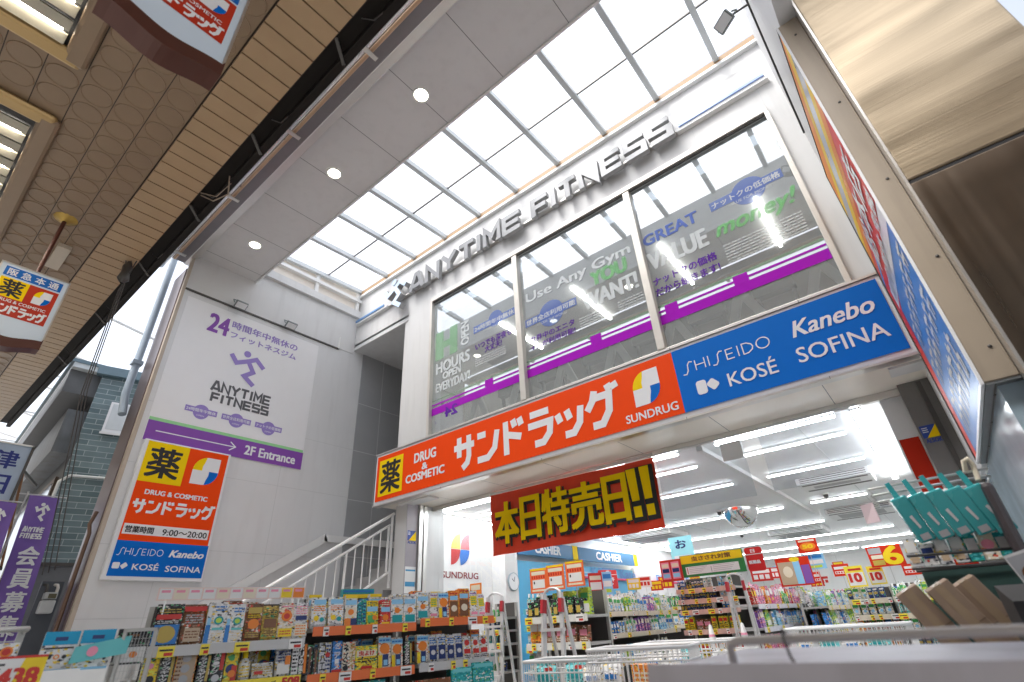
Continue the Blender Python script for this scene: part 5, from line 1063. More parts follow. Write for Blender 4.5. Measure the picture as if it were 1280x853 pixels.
t = thing('blue_pouch', 'bright blue flat pouch with pink picture lying against the bags', 'pouch', (-3.42, .95, -.03), R_(78))
MB().add([(-.1, 0, 0), (.12, -.0, .03), (.13, .03, .11), (-.09, .02, .07), (-.1, .05, 0), (.12, .05, .03)], [(0, 1, 2, 3), (4, 3, 2, 5), (0, 3, 4), (1, 5, 2), (0, 4, 5, 1)], pk('aqua')).build('pouch_body', t)
MB().flat(arc(-.02, .05, .022, .022, 0, 340, 12), frame((0, -.004, 0), (1, 0, .1), (0, .1, 1)), .0, pk('pink')).build('picture', t)
wp = thing('wire_grid', 'grey wire mesh end grid beside the white bags', 'wire grid', (-3.40, 1.11, GZ), R_(60))
m = MB(); 
for k in range(9): m.box(-.06 + k * .015, -.058 + k * .015, 0, .003, .1, 1.25, RKM)
for k in range(40): m.box(-.06, .06, .003, .006, .12 + k * .028, .122 + k * .028, RKM)
m.build('mesh', wp); m = MB().box(-.075, -.06, -.01, .015, 0, 1.26, RKM).box(.06, .077, -.01, .015, 0, 1.26, RKM).box(-.075, .077, -.01, .015, 1.245, 1.26, RKM); m.build('frame', wp)
pc = thing('price_card', 'white and gold price card reading 438 at the photo corner', 'price card', (-3.15, .60, -.12), R_(80))
MB().box(-.1, .1, 0, .004, 0, .135, pk('white')).build('card', pc)
m = MB().flat([(.0, .0), (.1, 0), (.1, .135), (.03, .135)], fr, .001, pk('yellow')).text('438', fr, -.04, .085, .03, .09, .002, pk('red'), bold=.004); m.rect(fr, -.1, .1, .126, .135, .0015, pk('red'))
for k in range(3): m.rect(fr, -.09, -.05 + .01 * k, .07 + k * .016, .078 + k * .016, .002, BLACK)
m.build('lettering', pc)
sr = rack('outdoor_rack', 'grey tube rack of dark teal packs at the photo edge below the banners', (-3.55, .30, GZ), R_(82), -.25, .38, .3, (z_(-.35), z_(-.02)), z_(.13), (STRIP_S, STRIP_S), 2, True, g_r, True)
MB().tube([(-.25, -.01, z_(.125)), (.37, -.01, z_(.125)), (.37, .28, z_(.125))], .012, WIRE, 8).build('top_rail', sr)
design('teal_slim', 'carton', .035, .10, .05, 'teal', [('r', .2, .8, .5, .9, 'aqua'), ('b', .2, .8, .1, .4, 3, 'white')], 'slim teal carton')
design('red_slim', 'carton', .035, .105, .05, 'silver', [('r', .1, .9, .3, .9, 'red')], 'slim silver and red carton'); design('mini_white', 'carton', .08, .09, .05, 'white', [('c', .5, .6, .3, 'orange'), ('c', .5, .6, .2, 'red'), ('r', 0, 1, 0, .2, 'sky')], 'small white carton with an orange mark')
row(Matrix.Translation((-3.55, .30, GZ)) @ Matrix.Rotation(R_(82), 4, 'Z'), ['teal_slim', 'red_slim', 'teal_slim', 'teal_slim', 'teal_slim', 'red_slim', 'teal_slim', 'teal_slim', 'mini_white'], -.02, .03, z_(-.02), 'on the grey tube rack', G1, .003, -.08, .03)

# ================================================================ SHOP INTERIOR
TUBE = E('ceiling_tube', (.93, .97, 1.0), 11)
n = 0
for y, segs in ((6.62, ((-6.9, -5.75), (-5.6, -4.45), (-4.3, -3.15), (-2.75, -2.35), (-1.87, -.44))), (7.45, ((-6.9, -5.6), (-5.5, -4.2), (-4.0, -2.41), (-1.75, -.45))), (9.05, ((-6.8, -5.3), (-5.2, -3.8), (-3.72, -2.4), (-1.87, -.45))), (12.2, ((-6.5, -5.15), (-5.05, -3.7), (-3.7, -2.36), (-1.85, -.81))), (15.1, ((-6.58, -5.1), (-5.1, -3.6), (-3.6, -2.1), (-1.9, -.5))), (18.1, ((-7.0, -5.0), (-5, -3), (-3, -.9))), (20.8, ((-6.5, -4.5), (-4.5, -2.6), (-2.6, -.5))), (23.6, ((-6.5, -4.5), (-4.4, -2.5), (-2.4, -.5)))):
    row_n = ORD[[6.62, 7.45, 9.05, 12.2, 15.1, 18.1, 20.8, 23.6].index(y)]
    for i, (a, b) in enumerate(segs):
        t = thing('ceiling_light', f'white linear ceiling light, {ORD[i]} from the logo wall in the {row_n} row from the entrance', 'ceiling light', ((a + b) / 2, y, 1.97), group='linear lights on the shop ceiling')
        hl = (b - a) / 2 - .01; MB().box(-hl, hl, -.035, .035, -.03, 0, WHITE).build('housing', t); MB().box(-hl + .01, hl - .01, -.022, .022, -.05, -.03, TUBE).build('diffuser', t)
for x, y0, y1, lb in ((-.25, 6.6, 11.1, 'white linear light running along the white jamb side of the shop ceiling'), (-7.2, 6.8, 8.4, 'white linear light running along the top of the logo wall'), (-6.9, 12.5, 17, 'white linear light above the cosmetics wall behind the cashier')):
    t = thing('ceiling_light', lb, 'ceiling light', (x, (y0 + y1) / 2, 1.97), group='linear lights on the shop ceiling'); hl = (y1 - y0) / 2
    MB().box(-.05, .05, -hl, hl, -.03, 0, WHITE).build('housing', t); MB().box(-.04, .04, -hl + .02, hl - .02, -.055, -.03, TUBE).build('diffuser', t)
for x0, x1, y0, y1, lb in ((-3.7, -2.3, 15.9, 17.1, 'ceiling air conditioner with dark slots behind the mirror dome'), (-1.85, -.55, 13.6, 14.9, 'ceiling air conditioner with dark slots near the teal packs'), (-6.5, -5.1, 12.6, 13.8, 'ceiling air conditioner with dark slots beside the cashier sign'), (-1.6, -.5, 9.8, 10.6, 'small ceiling air conditioner behind the clear plastic sheets')):
    t = thing('air_conditioner', lb, 'air conditioner', ((x0 + x1) / 2, y0, 1.97), group='cassette air conditioners on the shop ceiling'); a, b = (x1 - x0) / 2, y1 - y0
    MB().box(-a, a, 0, b, -.12, 0, WHITE).build('panel', t, bevel=.02)
    m = MB()
    for k in range(3): m.box(-a + .06, a - .06, -.004, -.001, -.10 + k * .032, -.088 + k * .032, STEELD)
    m.box(-a + .06, a - .06, .08, .16, -.124, -.121, STEELD).box(-a + .06, a - .06, b - .2, b - .1, -.124, -.121, STEELD).box(-a + .2, a - .2, .3, b - .3, -.123, -.121, P('grille_grey', (.4, .4, .4), .5)); m.build('grille', t)
t = thing('dome_mirror', 'shiny half dome security mirror on the shop ceiling', 'mirror', (-3.1, 11.6, 1.97))
MB().lathe((0, 0, 0), [(.36 * math.cos(R_(a)), -.40 * math.sin(R_(a))) for a in range(0, 91, 9)], P('mirror_chrome', (.85, .85, .85), .05, metal=1, var=0), 28).build('mirror_bowl', t)
MB().lathe((0, 0, 0), [(.375, 0), (.375, -.02), (.35, -.025)], WHITE, 28).build('rim', t)
for x, y, lb in ((-4.3, 15.6, 'small dark ceiling camera under the mirror dome'), (-3.5, 11.5, 'small dark ceiling camera by the third light row'), (-1.45, 11.6, 'small dark ceiling sensor near the white jamb')):
    t = thing('ceiling_camera', lb, 'camera', (x, y, 1.97), group='small devices on the shop ceiling'); MB().box(-.05, .05, -.05, .05, -.03, 0, WHITE).build('mount', t); MB().lathe((0, 0, -.03), [(.045, 0), (.04, -.05), (0, -.07)], STEELD, 12).build('camera_body', t)
# clock on the column
t = thing('wall_clock', 'round white wall clock on the white column by the cashier', 'clock', (-6.99, 8.66, .83))
MB().lathe((0, 0, 0), [(.17, 0), (.17, .03), (.155, .035)], P('clock_rim', (.35, .42, .46), .3, metal=.5), 28, (1, 0, 0)).build('rim', t); MB().lathe((.0, 0, 0), [(.155, .03), (0, .03)], SIGNW, 28, (1, 0, 0)).build('dial', t)
MB().bar((.034, 0, 0), (.034, .03, .09), .01, .004, BLACK).bar((.034, 0, 0), (.034, -.06, .05), .012, .004, BLACK).build('hand', t)
# cashier wall and signs
cw = thing('cashier_wall', 'bright blue wall panel behind the cashier', 'wall panel', (-7.2, 12, GZ))
MB().box(-.1, 0, -3.1, 2.4, 0, 2.43, P('cashier_blue', (.10, .48, .78), .35, var=.04)).build('panel', cw)
m = MB(); fr = FX(0.0)
for k in range(3): m.rect(fr, -2.4, .3, 2.28 - k * .08, 2.30 - k * .08, .003, P('cashier_pale_lettering', (.45, .68, .85), .4, var=0))
m.build('pale_line', cw)
for y0, y1, lb in ((8.95, 11.1, 'dark blue cashier sign partly hidden by the red banner'), (11.35, 14.3, 'dark blue cashier sign in full view past the yellow strip')):
    t = thing('cashier_sign', lb, 'hanging sign', (-7.05, (y0 + y1) / 2, 1.38), group='dark blue cashier signs'); a = (y1 - y0) / 2; fr = FX(.0)
    MB().box(-.08, 0, -a, a, -.0, .30, P('cashier_navy', (.01, .16, .36), .35, var=.02)).build('panel', t); MB().text('CASHIER', fr, -a * .42, a * .5, .06, .24, .004, SIGNW, bold=.012).build('lettering', t)
    MB().box(-.075, .005, a, a + .22, -.0, .31, YELLOW).build('yellow_strip', t)
co = thing('cosmetics_shelf', 'white cosmetics wall shelf with a red line and blue lettering behind the cashier', 'shelf', (-7.2, 16.5, GZ))
MB().box(-.1, .0, -2, 7, 0, 2.5, WHITE).build('panel', co); MB().box(0, .12, -4.9, 7, 2.14, 2.18, P('cosmetics_red', (.7, .05, .18), .4, var=0)).build('red_line', co)
m = MB(); fr = FX(.02); 
m.text('KATE', fr, -4.4, -3.4, 2.20, 2.42, .0, P('cosmetics_blue', (.12, .35, .72), .4, var=0), bold=.01).text('Kate', fr, -2.9, -2.0, 2.20, 2.42, .0, P('cosmetics_blue', (.12, .35, .72), .4, var=0), bold=.01).text('BEAUTY SALON', fr, -.6, 3.6, 2.20, 2.36, .0, P('cosmetics_blue', (.12, .35, .72), .4, var=0), bold=.01); m.build('lettering', co)
for k in range(4): MB().box(0, .3, -1.8, 6.8, .5 + .4 * k, .53 + .4 * k, WHITE).build('shelf_board', co)
co2 = thing('checkout_counter', 'white checkout counter in front of the blue cashier wall', 'counter', (-6.3, 11.5, GZ))
MB().box(-.3, .3, -2.5, 2.5, 0, .9, OFFWH).build('body', co2); MB().box(-.34, .34, -2.54, 2.54, .9, .94, P('counter_top', (.4, .3, .2), .3)).build('counter_top', co2)
for y in (-1.4, .6): MB().box(-.15, .15, y, y + .4, .94, 1.25, STEELD).build('till', co2, bevel=.02)

# small goods for the inner shelves
small = [('s_white_blue', 'carton', .075, .16, 'white', [('r', 0, 1, .6, .9, 'blue'), ('b', .1, .9, .1, .5, 3, 'sky')], 'white and blue carton'), ('s_blue', 'carton', .06, .15, 'blue', [('r', .1, .9, .5, .8, 'white'), ('c', .5, .25, .25, 'yellow')], 'blue carton with a white band'), ('s_pinkpouch', 'pouch', .09, .19, 'pink', [('r', .15, .85, .5, .8, 'white'), ('c', .5, .3, .25, 'magenta')], 'pink pouch'), ('s_whitepouch', 'pouch', .09, .2, 'white', [('r', .1, .9, .55, .75, 'green'), ('c', .5, .3, .25, 'sky')], 'white pouch with a green band'), ('s_greenb', 'bottle', .06, .18, 'green', [('r', .15, .85, .15, .5, 'white')], 'green bottle with a white cap'), ('s_aqua', 'bottle', .06, .19, 'aqua', [('r', .15, .85, .2, .5, 'white')], 'aqua bottle with a white cap'), ('s_white', 'bottle', .06, .17, 'white', [('r', .15, .85, .2, .5, 'pink')], 'white bottle with a pink label'), ('s_navy', 'carton', .06, .15, 'navy', [('r', .1, .9, .4, .6, 'gold'), ('r', .1, .9, .75, .9, 'white')], 'navy carton with a gold band'), ('s_purple', 'carton', .065, .18, 'purple', [('r', .1, .9, .55, .85, 'cream'), ('c', .5, .3, .25, 'pink')], 'purple carton'), ('s_red', 'carton', .07, .17, 'red', [('r', .1, .9, .5, .8, 'yellow'), ('b', .1, .9, .1, .4, 3, 'white')], 'red carton with a yellow band'), ('s_orange', 'pouch', .085, .18, 'orange', [('r', .1, .9, .5, .8, 'white'), ('c', .5, .3, .22, 'yellow')], 'orange pouch with a white band'), ('s_lime', 'carton', .07, .17, 'lime', [('r', .1, .9, .1, .4, 'white'), ('r', .1, .9, .6, .8, 'green')], 'lime green carton'), ('s_magenta', 'pouch', .09, .19, 'magenta', [('r', .1, .9, .55, .85, 'white'), ('c', .5, .3, .2, 'yellow')], 'magenta pouch with a white band'), ('s_sky', 'carton', .075, .17, 'sky', [('r', .05, .95, .55, .85, 'white'), ('c', .5, .3, .25, 'blue')], 'pale blue carton'), ('s_yellow', 'carton', .06, .15, 'yellow', [('r', .1, .9, .6, .85, 'red'), ('b', .1, .9, .1, .5, 3, 'black')], 'yellow carton with a red band'), ('s_black', 'carton', .065, .15, 'black', [('r', .15, .85, .15, .55, 'gold'), ('c', .5, .75, .2, 'green')], 'black carton with gold and green marks'), ('s_brown', 'carton', .1, .13, 'brown', [('r', .1, .9, .4, .75, 'pink'), ('b', .1, .9, .1, .3, 2, 'cream')], 'brown carton with a pink panel'), ('s_silver', 'pouch', .08, .2, 'silver', [('r', .1, .9, .4, .8, 'white'), ('c', .5, .6, .2, 'teal')], 'silver pouch')]
for k, sh, w_, h_, b_, de, ds_ in small: design(k, sh, w_, h_, .05, b_, de, ds_, {'s_navy': 'medicine_box', 's_blue': 'medicine_box', 's_black': 'drink_box', 's_brown': 'sweets_box', 's_yellow': 'medicine_box'}.get(k))
POOL = dict(mix=['s_white_blue', 's_whitepouch', 's_aqua', 's_white', 's_greenb', 's_silver', 's_sky', 's_purple', 's_blue', 's_lime', 's_whitepouch', 's_white_blue'], pink=['s_pinkpouch', 's_magenta', 's_yellow', 's_orange', 's_pinkpouch', 's_whitepouch', 's_magenta', 's_red', 's_white', 's_greenb'], dark=['s_navy', 's_blue', 's_navy', 's_black', 's_silver'], warm=['s_orange', 's_yellow', 's_red', 's_brown', 's_yellow'], black=['s_black', 's_black', 's_lime', 's_black'], brown=['s_brown', 's_brown', 's_orange', 's_brown'], cool=['s_sky', 's_blue', 's_aqua', 's_white_blue', 's_navy', 's_lime', 's_silver', 's_greenb', 's_whitepouch'])
G2 = 'packs of goods on the shop shelves'
def fill(mat, x0, x1, y, z, pool, where, seed, sc_=1.0, gap=(.004, .03)):
    r = random.Random(seed); x = x0; i = 0; ks = POOL[pool]; cnt = {}
    while True:
        k = r.choice(ks); rep = r.choice((1, 2, 2, 3))
        for _ in range(rep):
            ww = DES[k][1] * sc_
            if x + ww > x1 or i >= len(ORD): return
            place(k, mat, x + ww / 2, y + r.uniform(0, .03), z + .002, f'{DES[k][6]}, {ORD[i]} {where}', G2, r.uniform(-.12, .12), r.uniform(-.08, .02), sc_ * r.uniform(.93, 1.08)); x += ww + r.uniform(*gap); i += 1
STRIP_B = P('price_strip_beige', (.62, .56, .45), .4, var=.1, scale=12)
def gondola(label, x, y, rz, length, shelves, ztop, depth=.42, strip=STRIP_B, tags=5):
    rack('shop_shelf', label, (x, y, GZ), rz, 0, length, depth, [z_(s) for s in shelves], z_(ztop), [strip] * len(shelves), tags, True, 'gondola shelves inside the shop')
    return Matrix.Translation((x, y, GZ)) @ Matrix.Rotation(rz, 4, 'Z')
# A: rack of dark packs with three orange cards, outside the entrance
MA = gondola('rack of dark packs under three orange cards at the entrance', -3.58, 4.6, 0, .76, (-.45, -.14, .085), .30, .40, P('price_strip_white', (.70, .70, .66), .4, var=.1, scale=20), 5)
fill(MA, .02, .74, .02, z_(.085), 'black', "on the orange-card rack's top", 3, 1.0)
fill(MA, .02, .74, .17, z_(.085), 'black', "in the orange-card rack's back row", 4, 1.35)
fill(MA, .02, .74, .04, z_(-.14), 'brown', "on the orange-card rack's middle", 5, 1.1)
fill(MA, .04, .72, .04, z_(-.45), 'dark', "on the orange-card rack's bottom", 6, 1.2)
fr0 = frame((0, 0, 0), (1, 0, 0), (0, 0, 1))
for k, x in enumerate((-3.46, -3.24, -3.0)):
    t = thing('orange_price_card', f'orange price card with a white panel above the dark packs, {ORD[k]} from the clock', 'price card', (x, 4.72, .315 + .012 * k), R_(4), 'orange price cards above the dark packs')
    MB().box(-.105, .105, 0, .006, 0, .235, P('card_orange', (.84, .16, .04), .4, var=.03)).build('card', t)
    m = MB().rect(fr0, -.075, .075, .045, .125, .001, pk('white')).rect(fr0, -.1, .1, .215, .233, .001, pk('yellow')).rect(fr0, -.085, .085, .17, .205, .001, pk('cream')).rect(fr0, -.085, .085, .015, .032, .001, pk('cream'))
    for q in range(6): m.rect(fr0, -.085 + q * .029, -.067 + q * .029, .135, .163, .001, pk('red'))
    m.rect(fr0, -.06, -.045, .085, .11, .002, BLACK); m.build('print', t); MB().box(-.004, .004, .006, .012, -.2, .2, WIRE).build('stake', t)
def stepladder(x, y, top, label, rz):
    t = thing('stepladder', label, 'ladder', (x, y, GZ), rz, 'aluminium stepladders among the shelves'); h = top - GZ; A = P('ladder_white', (.66, .66, .66), .35, metal=.3); RC = P('ladder_red', (.42, .02, .03), .4)
    for s in (-1, 1):
        MB().bar((s * .12, -.15, 0), (s * .095, 0, h), .028, .045, A).build('rail', t); MB().bar((s * .11, .35, 0), (s * .09, .03, h - .04), .022, .03, A).build('rear_leg', t)
        MB().bar((s * .099, -.025, h - .16), (s * .0965, -.008, h - .05), .034, .052, RC).build('red_grip', t)
    MB().tube([(-.095, 0, h - .02)] + [(.095 * math.cos(R_(a)) * -1, 0, h - .02 + .06 * math.sin(R_(a))) for a in range(20, 161, 20)] + [(.095, 0, h - .02)], .012, A, 8).build('top_hoop', t)
    for k in range(5): MB().box(-.11, .11, -.15 + .03 * k - .04, -.15 + .03 * k + .04, .22 + k * (h - .3) / 5, .245 + k * (h - .3) / 5, A).build('step', t)
stepladder(-2.95, 4.22, .27, 'white stepladder with red grips in front of the dark packs', 0)
stepladder(-4.36, 5.05, .345, 'white stepladder with red grips below the wall clock', R_(10))
stepladder(-2.2, 7.15, .42, 'white stepladder with red grips beside the yellow headed board', R_(5))
# left stand below the clock
ML = gondola('narrow dark stand of small bottles below the wall clock', -4.86, 5.35, 0, .36, (-.42, -.28, -.14, 0.0, .14), .30, .3, STRIP_S, 2)
for k, zz in enumerate((-.42, -.28, -.14, 0.0, .14)): fill(ML, .02, .34, .03, z_(zz), 'cool', f'on the {ORD[k]} board below the clock', 20 + k, .62)
MLb = gondola('narrow aqua stand of packs between the clock column and the dark packs', -4.30, 5.5, 0, .34, (-.42, -.2, .02, .2), .33, .3, P('stand_aqua', (.12, .5, .62), .4), 2)
for k, zz in enumerate((-.42, -.2, .02, .2)): fill(MLb, .02, .32, .03, z_(zz), 'cool', f'on the {ORD[k]} board of the aqua stand', 30 + k, .85)
# B: long shelf, face towards +x
RZB = R_(90)
MBm = gondola('long shelf of pale bottles and sponges near the cashier signs', -3.9, 6.75, RZB, 2.45, (-.45, -.13, .13), .16)
fill(MBm, .05, 2.4, .03, z_(.13), 'mix', "on the cashier-side shelf's top", 41, 1.1); fill(MBm, .1, 2.3, .2, z_(.13), 'mix', "in the cashier-side shelf's back row", 42, 1.4)
fill(MBm, .05, 2.4, .03, z_(-.13), 'mix', "on the cashier-side shelf's middle", 43, 1.0); fill(MBm, .05, 2.4, .03, z_(-.45), 'cool', "on the cashier-side shelf's bottom", 44, 1.05)
# C: end of the next shelf, facing the street
MC = gondola('shelf end of navy boxes under the yellow headed board', -3.18, 7.6, 0, .84, (-.45, -.145, .09, .22, .35), .50, .40, P('price_strip_pink', (.66, .42, .36), .4, var=.15, scale=15), 5)
for k, zz in enumerate((.09, .22, .35)):
    fill(MC, .02, .56, .02, z_(zz), 'dark', f"on board {('one', 'two', 'three')[k]} under the yellow header", 50 + k, .66, (.001, .006)); fill(MC, .6, .82, .02, z_(zz), 'cool', f"at board {('one', 'two', 'three')[k]}'s side under the yellow header", 55 + k, .66)
fill(MC, .02, .82, .03, z_(-.145), 'warm', 'on the yellow-header shelf end, lower', 58, 1.0); fill(MC, .02, .82, .03, z_(-.45), 'warm', 'on the yellow-header shelf end, bottom', 59, 1.0)
bd = thing('header_board', 'yellow and green header board with a white chart above the navy boxes', 'header board', (-2.6, 7.58, .5))
MB().box(-.42, .46, 0, .015, 0, .28, P('board_green', (.03, .22, .06), .4, var=0)).build('board', bd)
m = MB().rect(fr0, -.41, .45, .17, .275, .002, pk('yellow')).text('虫さされ対策', fr0, -.25, .3, .195, .255, .003, pk('brown'), bold=.003).rect(fr0, -.36, .38, .03, .13, .002, pk('white')).rect(fr0, 0.0, .005, .04, .11, .003, BLACK).rect(fr0, -.34, -.33, .04, .12, .003, pk('red'))
for q in range(4): m.rect(fr0, -.31, -.05 - .03 * q, .115 - .022 * q, .12 - .022 * q, .003, pk('grey')).rect(fr0, .03, .33 - .02 * q, .115 - .022 * q, .12 - .022 * q, .003, pk('grey'))
m.build('print', bd)
t = thing('header_board', 'pink framed picture board beside the yellow headed board', 'header board', (-3.17, 7.56, .47))
MB().box(-.16, .16, 0, .012, 0, .28, pk('red')).build('board', t); m = MB()
for q in range(2):
    m.rect(fr0, -.14 + q * .15, -.02 + q * .15, .03, .25, .002, pk('pink'))
    for r_ in range(3): m.rect(fr0, -.13 + q * .15, -.03 + q * .15, .05 + .065 * r_, .10 + .065 * r_, .003, pk(('sky', 'navy', 'cream')[r_]))
m.build('print', t)
t = thing('section_sign', 'red section sign with white lettering behind the yellow headed board', 'shop sign', (-2.02, 7.62, .49)); 
MB().prism(rrect(-.10, .12, 0, .29, .03), fr0, 0, .01, P('section_red', (.62, .02, .02), .4, var=0)).build('panel', t); MB().rect(fr0, -.10, .12, .2, .208, .013, SIGNW).text('日', fr0, -.02, .03, .225, .265, .013, SIGNW, bold=.003).text('医薬品', fr0, -.07, .07, .09, .13, .013, SIGNW, bold=.003).build('lettering', t)
t = thing('section_sign', 'red section sign with white kana above the pale bottles', 'shop sign', (-4.15, 7.45, .45), R_(60)); 
MB().prism(rrect(-.16, .16, 0, .26, .02), fr0, 0, .01, P('section_red', (.62, .02, .02), .4, var=0)).build('panel', t); MB().rect(fr0, -.15, .15, .19, .197, .013, SIGNW).text('歯', fr0, -.03, .03, .205, .25, .013, SIGNW, bold=.003).text('ハミガキ\nブラシ', fr0, -.1, .1, .04, .16, .013, SIGNW, bold=.003).build('lettering', t)
t = thing('hanging_card', 'pale aqua hanging card above the cashier side of the header boards', 'hanging sign', (-3.75, 9.6, .7)); MB().box(-.22, .22, 0, .01, 0, .62, P('card_aqua', (.30, .72, .80), .4)).build('card', t); MB().text('お', fr0, -.1, .1, .42, .56, .003, pk('navy'), bold=.006).rect(fr0, -.16, .16, .25, .3, .003, pk('white')).build('print', t)
# D: long shelf running into the shop
MD = gondola('long shelf of pink and white pouches running into the shop', -2.2, 7.85, RZB, 5.5, (-.45, -.16, .11), .14, .42, P('price_strip_lilac', (.62, .60, .66), .4, var=.1, scale=15), 9)
fill(MD, .05, 2.9, .03, z_(.11), 'pink', "on the long pink shelf's top", 61, 1.25); fill(MD, .15, 2.9, .2, z_(.11), 'pink', "in the long pink shelf's back row", 62, 1.6); fill(MD, .05, 3.0, .03, z_(-.16), 'mix', "on the long pink shelf's middle", 63, 1.15); fill(MD, .05, 3.0, .03, z_(-.45), 'pink', "on the long pink shelf's bottom", 64, 1.1)
fill(MD, 3.0, 5.45, .03, z_(.11), 'cool', "on the pink shelf's deep top", 65, 1.3); fill(MD, 3.1, 5.45, .03, z_(-.16), 'mix', "on the pink shelf's deep middle", 66, 1.15); fill(MD, 3.1, 5.4, .2, z_(.11), 'cool', "in the pink shelf's deep back row", 67, 1.7)
# E: further shelves towards the white jamb
ME = gondola('shelf of small cartons under the yellow ten cards', -1.24, 8.5, 0, .50, (-.45, -.27, -.09, .09), .22, .36, STRIP_B, 4)
for k, zz in enumerate((-.45, -.27, -.09, .09)): fill(ME, .02, .48, .18, z_(zz), 'cool', f'in the {ORD[k]} back row under the ten cards', 170 + k, .85); fill(ME, .02, .48, .02, z_(zz), ('warm', 'brown', 'mix', 'cool')[k], f'on the {ORD[k]} board under the yellow ten cards', 70 + k, .8)
MF = gondola('shelf of blue cartons beside the leaning cardboard boxes', -.72, 8.2, 0, .66, (-.45, -.27, -.09, .09), .24, .36, STRIP_B, 4)
for k, zz in enumerate((-.45, -.27, -.09, .09)): fill(MF, .02, .64, .18, z_(zz), 'cool', f'in the {ORD[k]} back row by the cardboard boxes', 180 + k, .85); fill(MF, .02, .64, .02, z_(zz), 'cool', f'on the {ORD[k]} board beside the cardboard boxes', 80 + k, .8)
MG = gondola('shelf of mixed packs at the near end of the yellow ten cards', -1.62, 9.2, RZB, 3.2, (-.45, -.2, .05), .1, .36, STRIP_B, 6)
for k, zz in enumerate((-.45, -.2, .05)): fill(MG, .05, 1.2, .2, z_(zz), 'mix', f'in the {ORD[k]} back row before the ten cards', 190 + k, 1.1); fill(MG, .01, 3.0, .02, z_(zz), ('warm', 'cool', 'mix')[k], f'on the {ORD[k]} board before the ten cards', 90 + k, 1.1)
def pop(x, y, z, w_, h_, base, label, deco, rz=0, cat='price card', group=None):
    t = thing('price_pop_card', label, cat, (x, y, z), rz, group); MB().box(-w_ / 2, w_ / 2, 0, .008, 0, h_, base).build('card', t); m = MB(); deco(m, w_, h_); m.build('print', t); MB().box(-.004, .004, .009, .015, -.3, h_, WIRE).build('stake', t)
def d_six(m, w_, h_): m.text('6', fr0, -.02, w_ * .44, .02, h_ - .02, .002, pk('yellow'), bold=.012).rect(fr0, -w_ * .45, -.03, h_ * .62, h_ * .9, .002, pk('grey')).rect(fr0, -w_ * .42, -.03, h_ * .38, h_ * .56, .002, pk('cream')).rect(fr0, -w_ * .42, -.03, h_ * .08, h_ * .32, .002, pk('gold'))
pop(-.64, 8.45, .44, .38, .25, RED, 'red price card with a big yellow 6', d_six)
def d_ten(m, w_, h_): m.rect(fr0, -w_ * .44, w_ * .44, h_ * .08, h_ * .68, .002, pk('white')).text('10', fr0, -w_ * .34, w_ * .28, h_ * .24, h_ * .64, .003, pk('red'), bold=.008).rect(fr0, -w_ * .3, w_ * .4, h_ * .78, h_ * .88, .003, pk('red'))
pop(-1.05, 8.46, .235, .21, .25, TAGY, 'yellow and white price card reading 10, the larger one', d_ten, R_(5)); pop(-.83, 8.6, .25, .18, .22, TAGY, 'yellow and white price card reading 10, beside the blue cartons', d_ten)
def d_red(m, w_, h_): 
    for q in range(2): m.rect(fr0, -w_ * .4, w_ * .4, h_ * (.2 + .38 * q), h_ * (.42 + .38 * q), .002, pk('white'))
    for q in range(5): m.rect(fr0, -w_ * .36 + w_ * .15 * q, -w_ * .26 + w_ * .15 * q, h_ * .24, h_ * .38, .003, pk('red'))
pop(-1.32, 9.4, .42, .22, .16, RED, 'small red price card with white bands behind the yellow ten cards', d_red); pop(-1.75, 9.6, .36, .2, .16, RED, 'small red price card with white bands beside the magazine board', d_red); pop(-.45, 9.3, .35, .24, .14, RED, 'small red price card below the big yellow 6', d_red)
def d_fifty(m, w_, h_): m.flat(arc(0, h_ * .42, w_ * .4, h_ * .3, 0, 345, 20), fr0, .002, pk('orange')).text('50', fr0, -w_ * .25, w_ * .25, h_ * .3, h_ * .55, .003, pk('yellow'), bold=.006).rect(fr0, -w_ * .4, w_ * .4, h_ * .78, h_ * .92, .002, pk('cream'))
pop(-1.52, 8.6, .72, .26, .18, RED, 'red hanging card reading 50 above the magazine board', d_fifty); 
def d_pale(m, w_, h_): m.rect(fr0, -w_ * .4, w_ * .4, h_ * .7, h_ * .9, .002, pk('blue')).rect(fr0, -w_ * .3, w_ * .3, h_ * .1, h_ * .25, .002, pk('lime')).rect(fr0, -w_ * .4, w_ * .4, h_ * .35, h_ * .6, .002, pk('white'))
pop(-1.50, 8.65, .50, .26, .2, pk('sky'), 'pale blue card below the red 50 card', d_pale)
def d_mag(m, w_, h_): m.rect(fr0, -w_ * .45, w_ * .0, .02, h_ * .85, .002, pk('tan')).rect(fr0, 0.0, w_ * .2, .02, h_ * .9, .002, pk('sky')).rect(fr0, w_ * .22, w_ * .46, .02, h_ * .7, .002, pk('purple')).flat(arc(-w_ * .2, h_ * .5, w_ * .14, h_ * .2, 0, 345, 14), fr0, .003, pk('cream')).flat(arc(w_ * .08, h_ * .92, w_ * .15, .03, 0, 345, 14), fr0, .003, pk('yellow'))
pop(-1.70, 8.2, .30, .42, .35, RED, 'picture board with a red frame above the pink pouches', d_mag, R_(8))
def d_orange(m, w_, h_): m.rect(fr0, -w_ * .4, w_ * .4, h_ * .1, h_ * .5, .002, pk('white')).rect(fr0, -w_ * .4, w_ * .4, h_ * .62, h_ * .85, .002, pk('cream'))
pop(-4.05, 6.9, .40, .2, .24, pk('red'), 'red price card above the pale bottles behind the orange cards', d_orange, R_(40)); pop(-4.0, 7.15, .36, .15, .30, pk('sky'), 'tall pale blue card among the pale bottles', d_pale, R_(50))
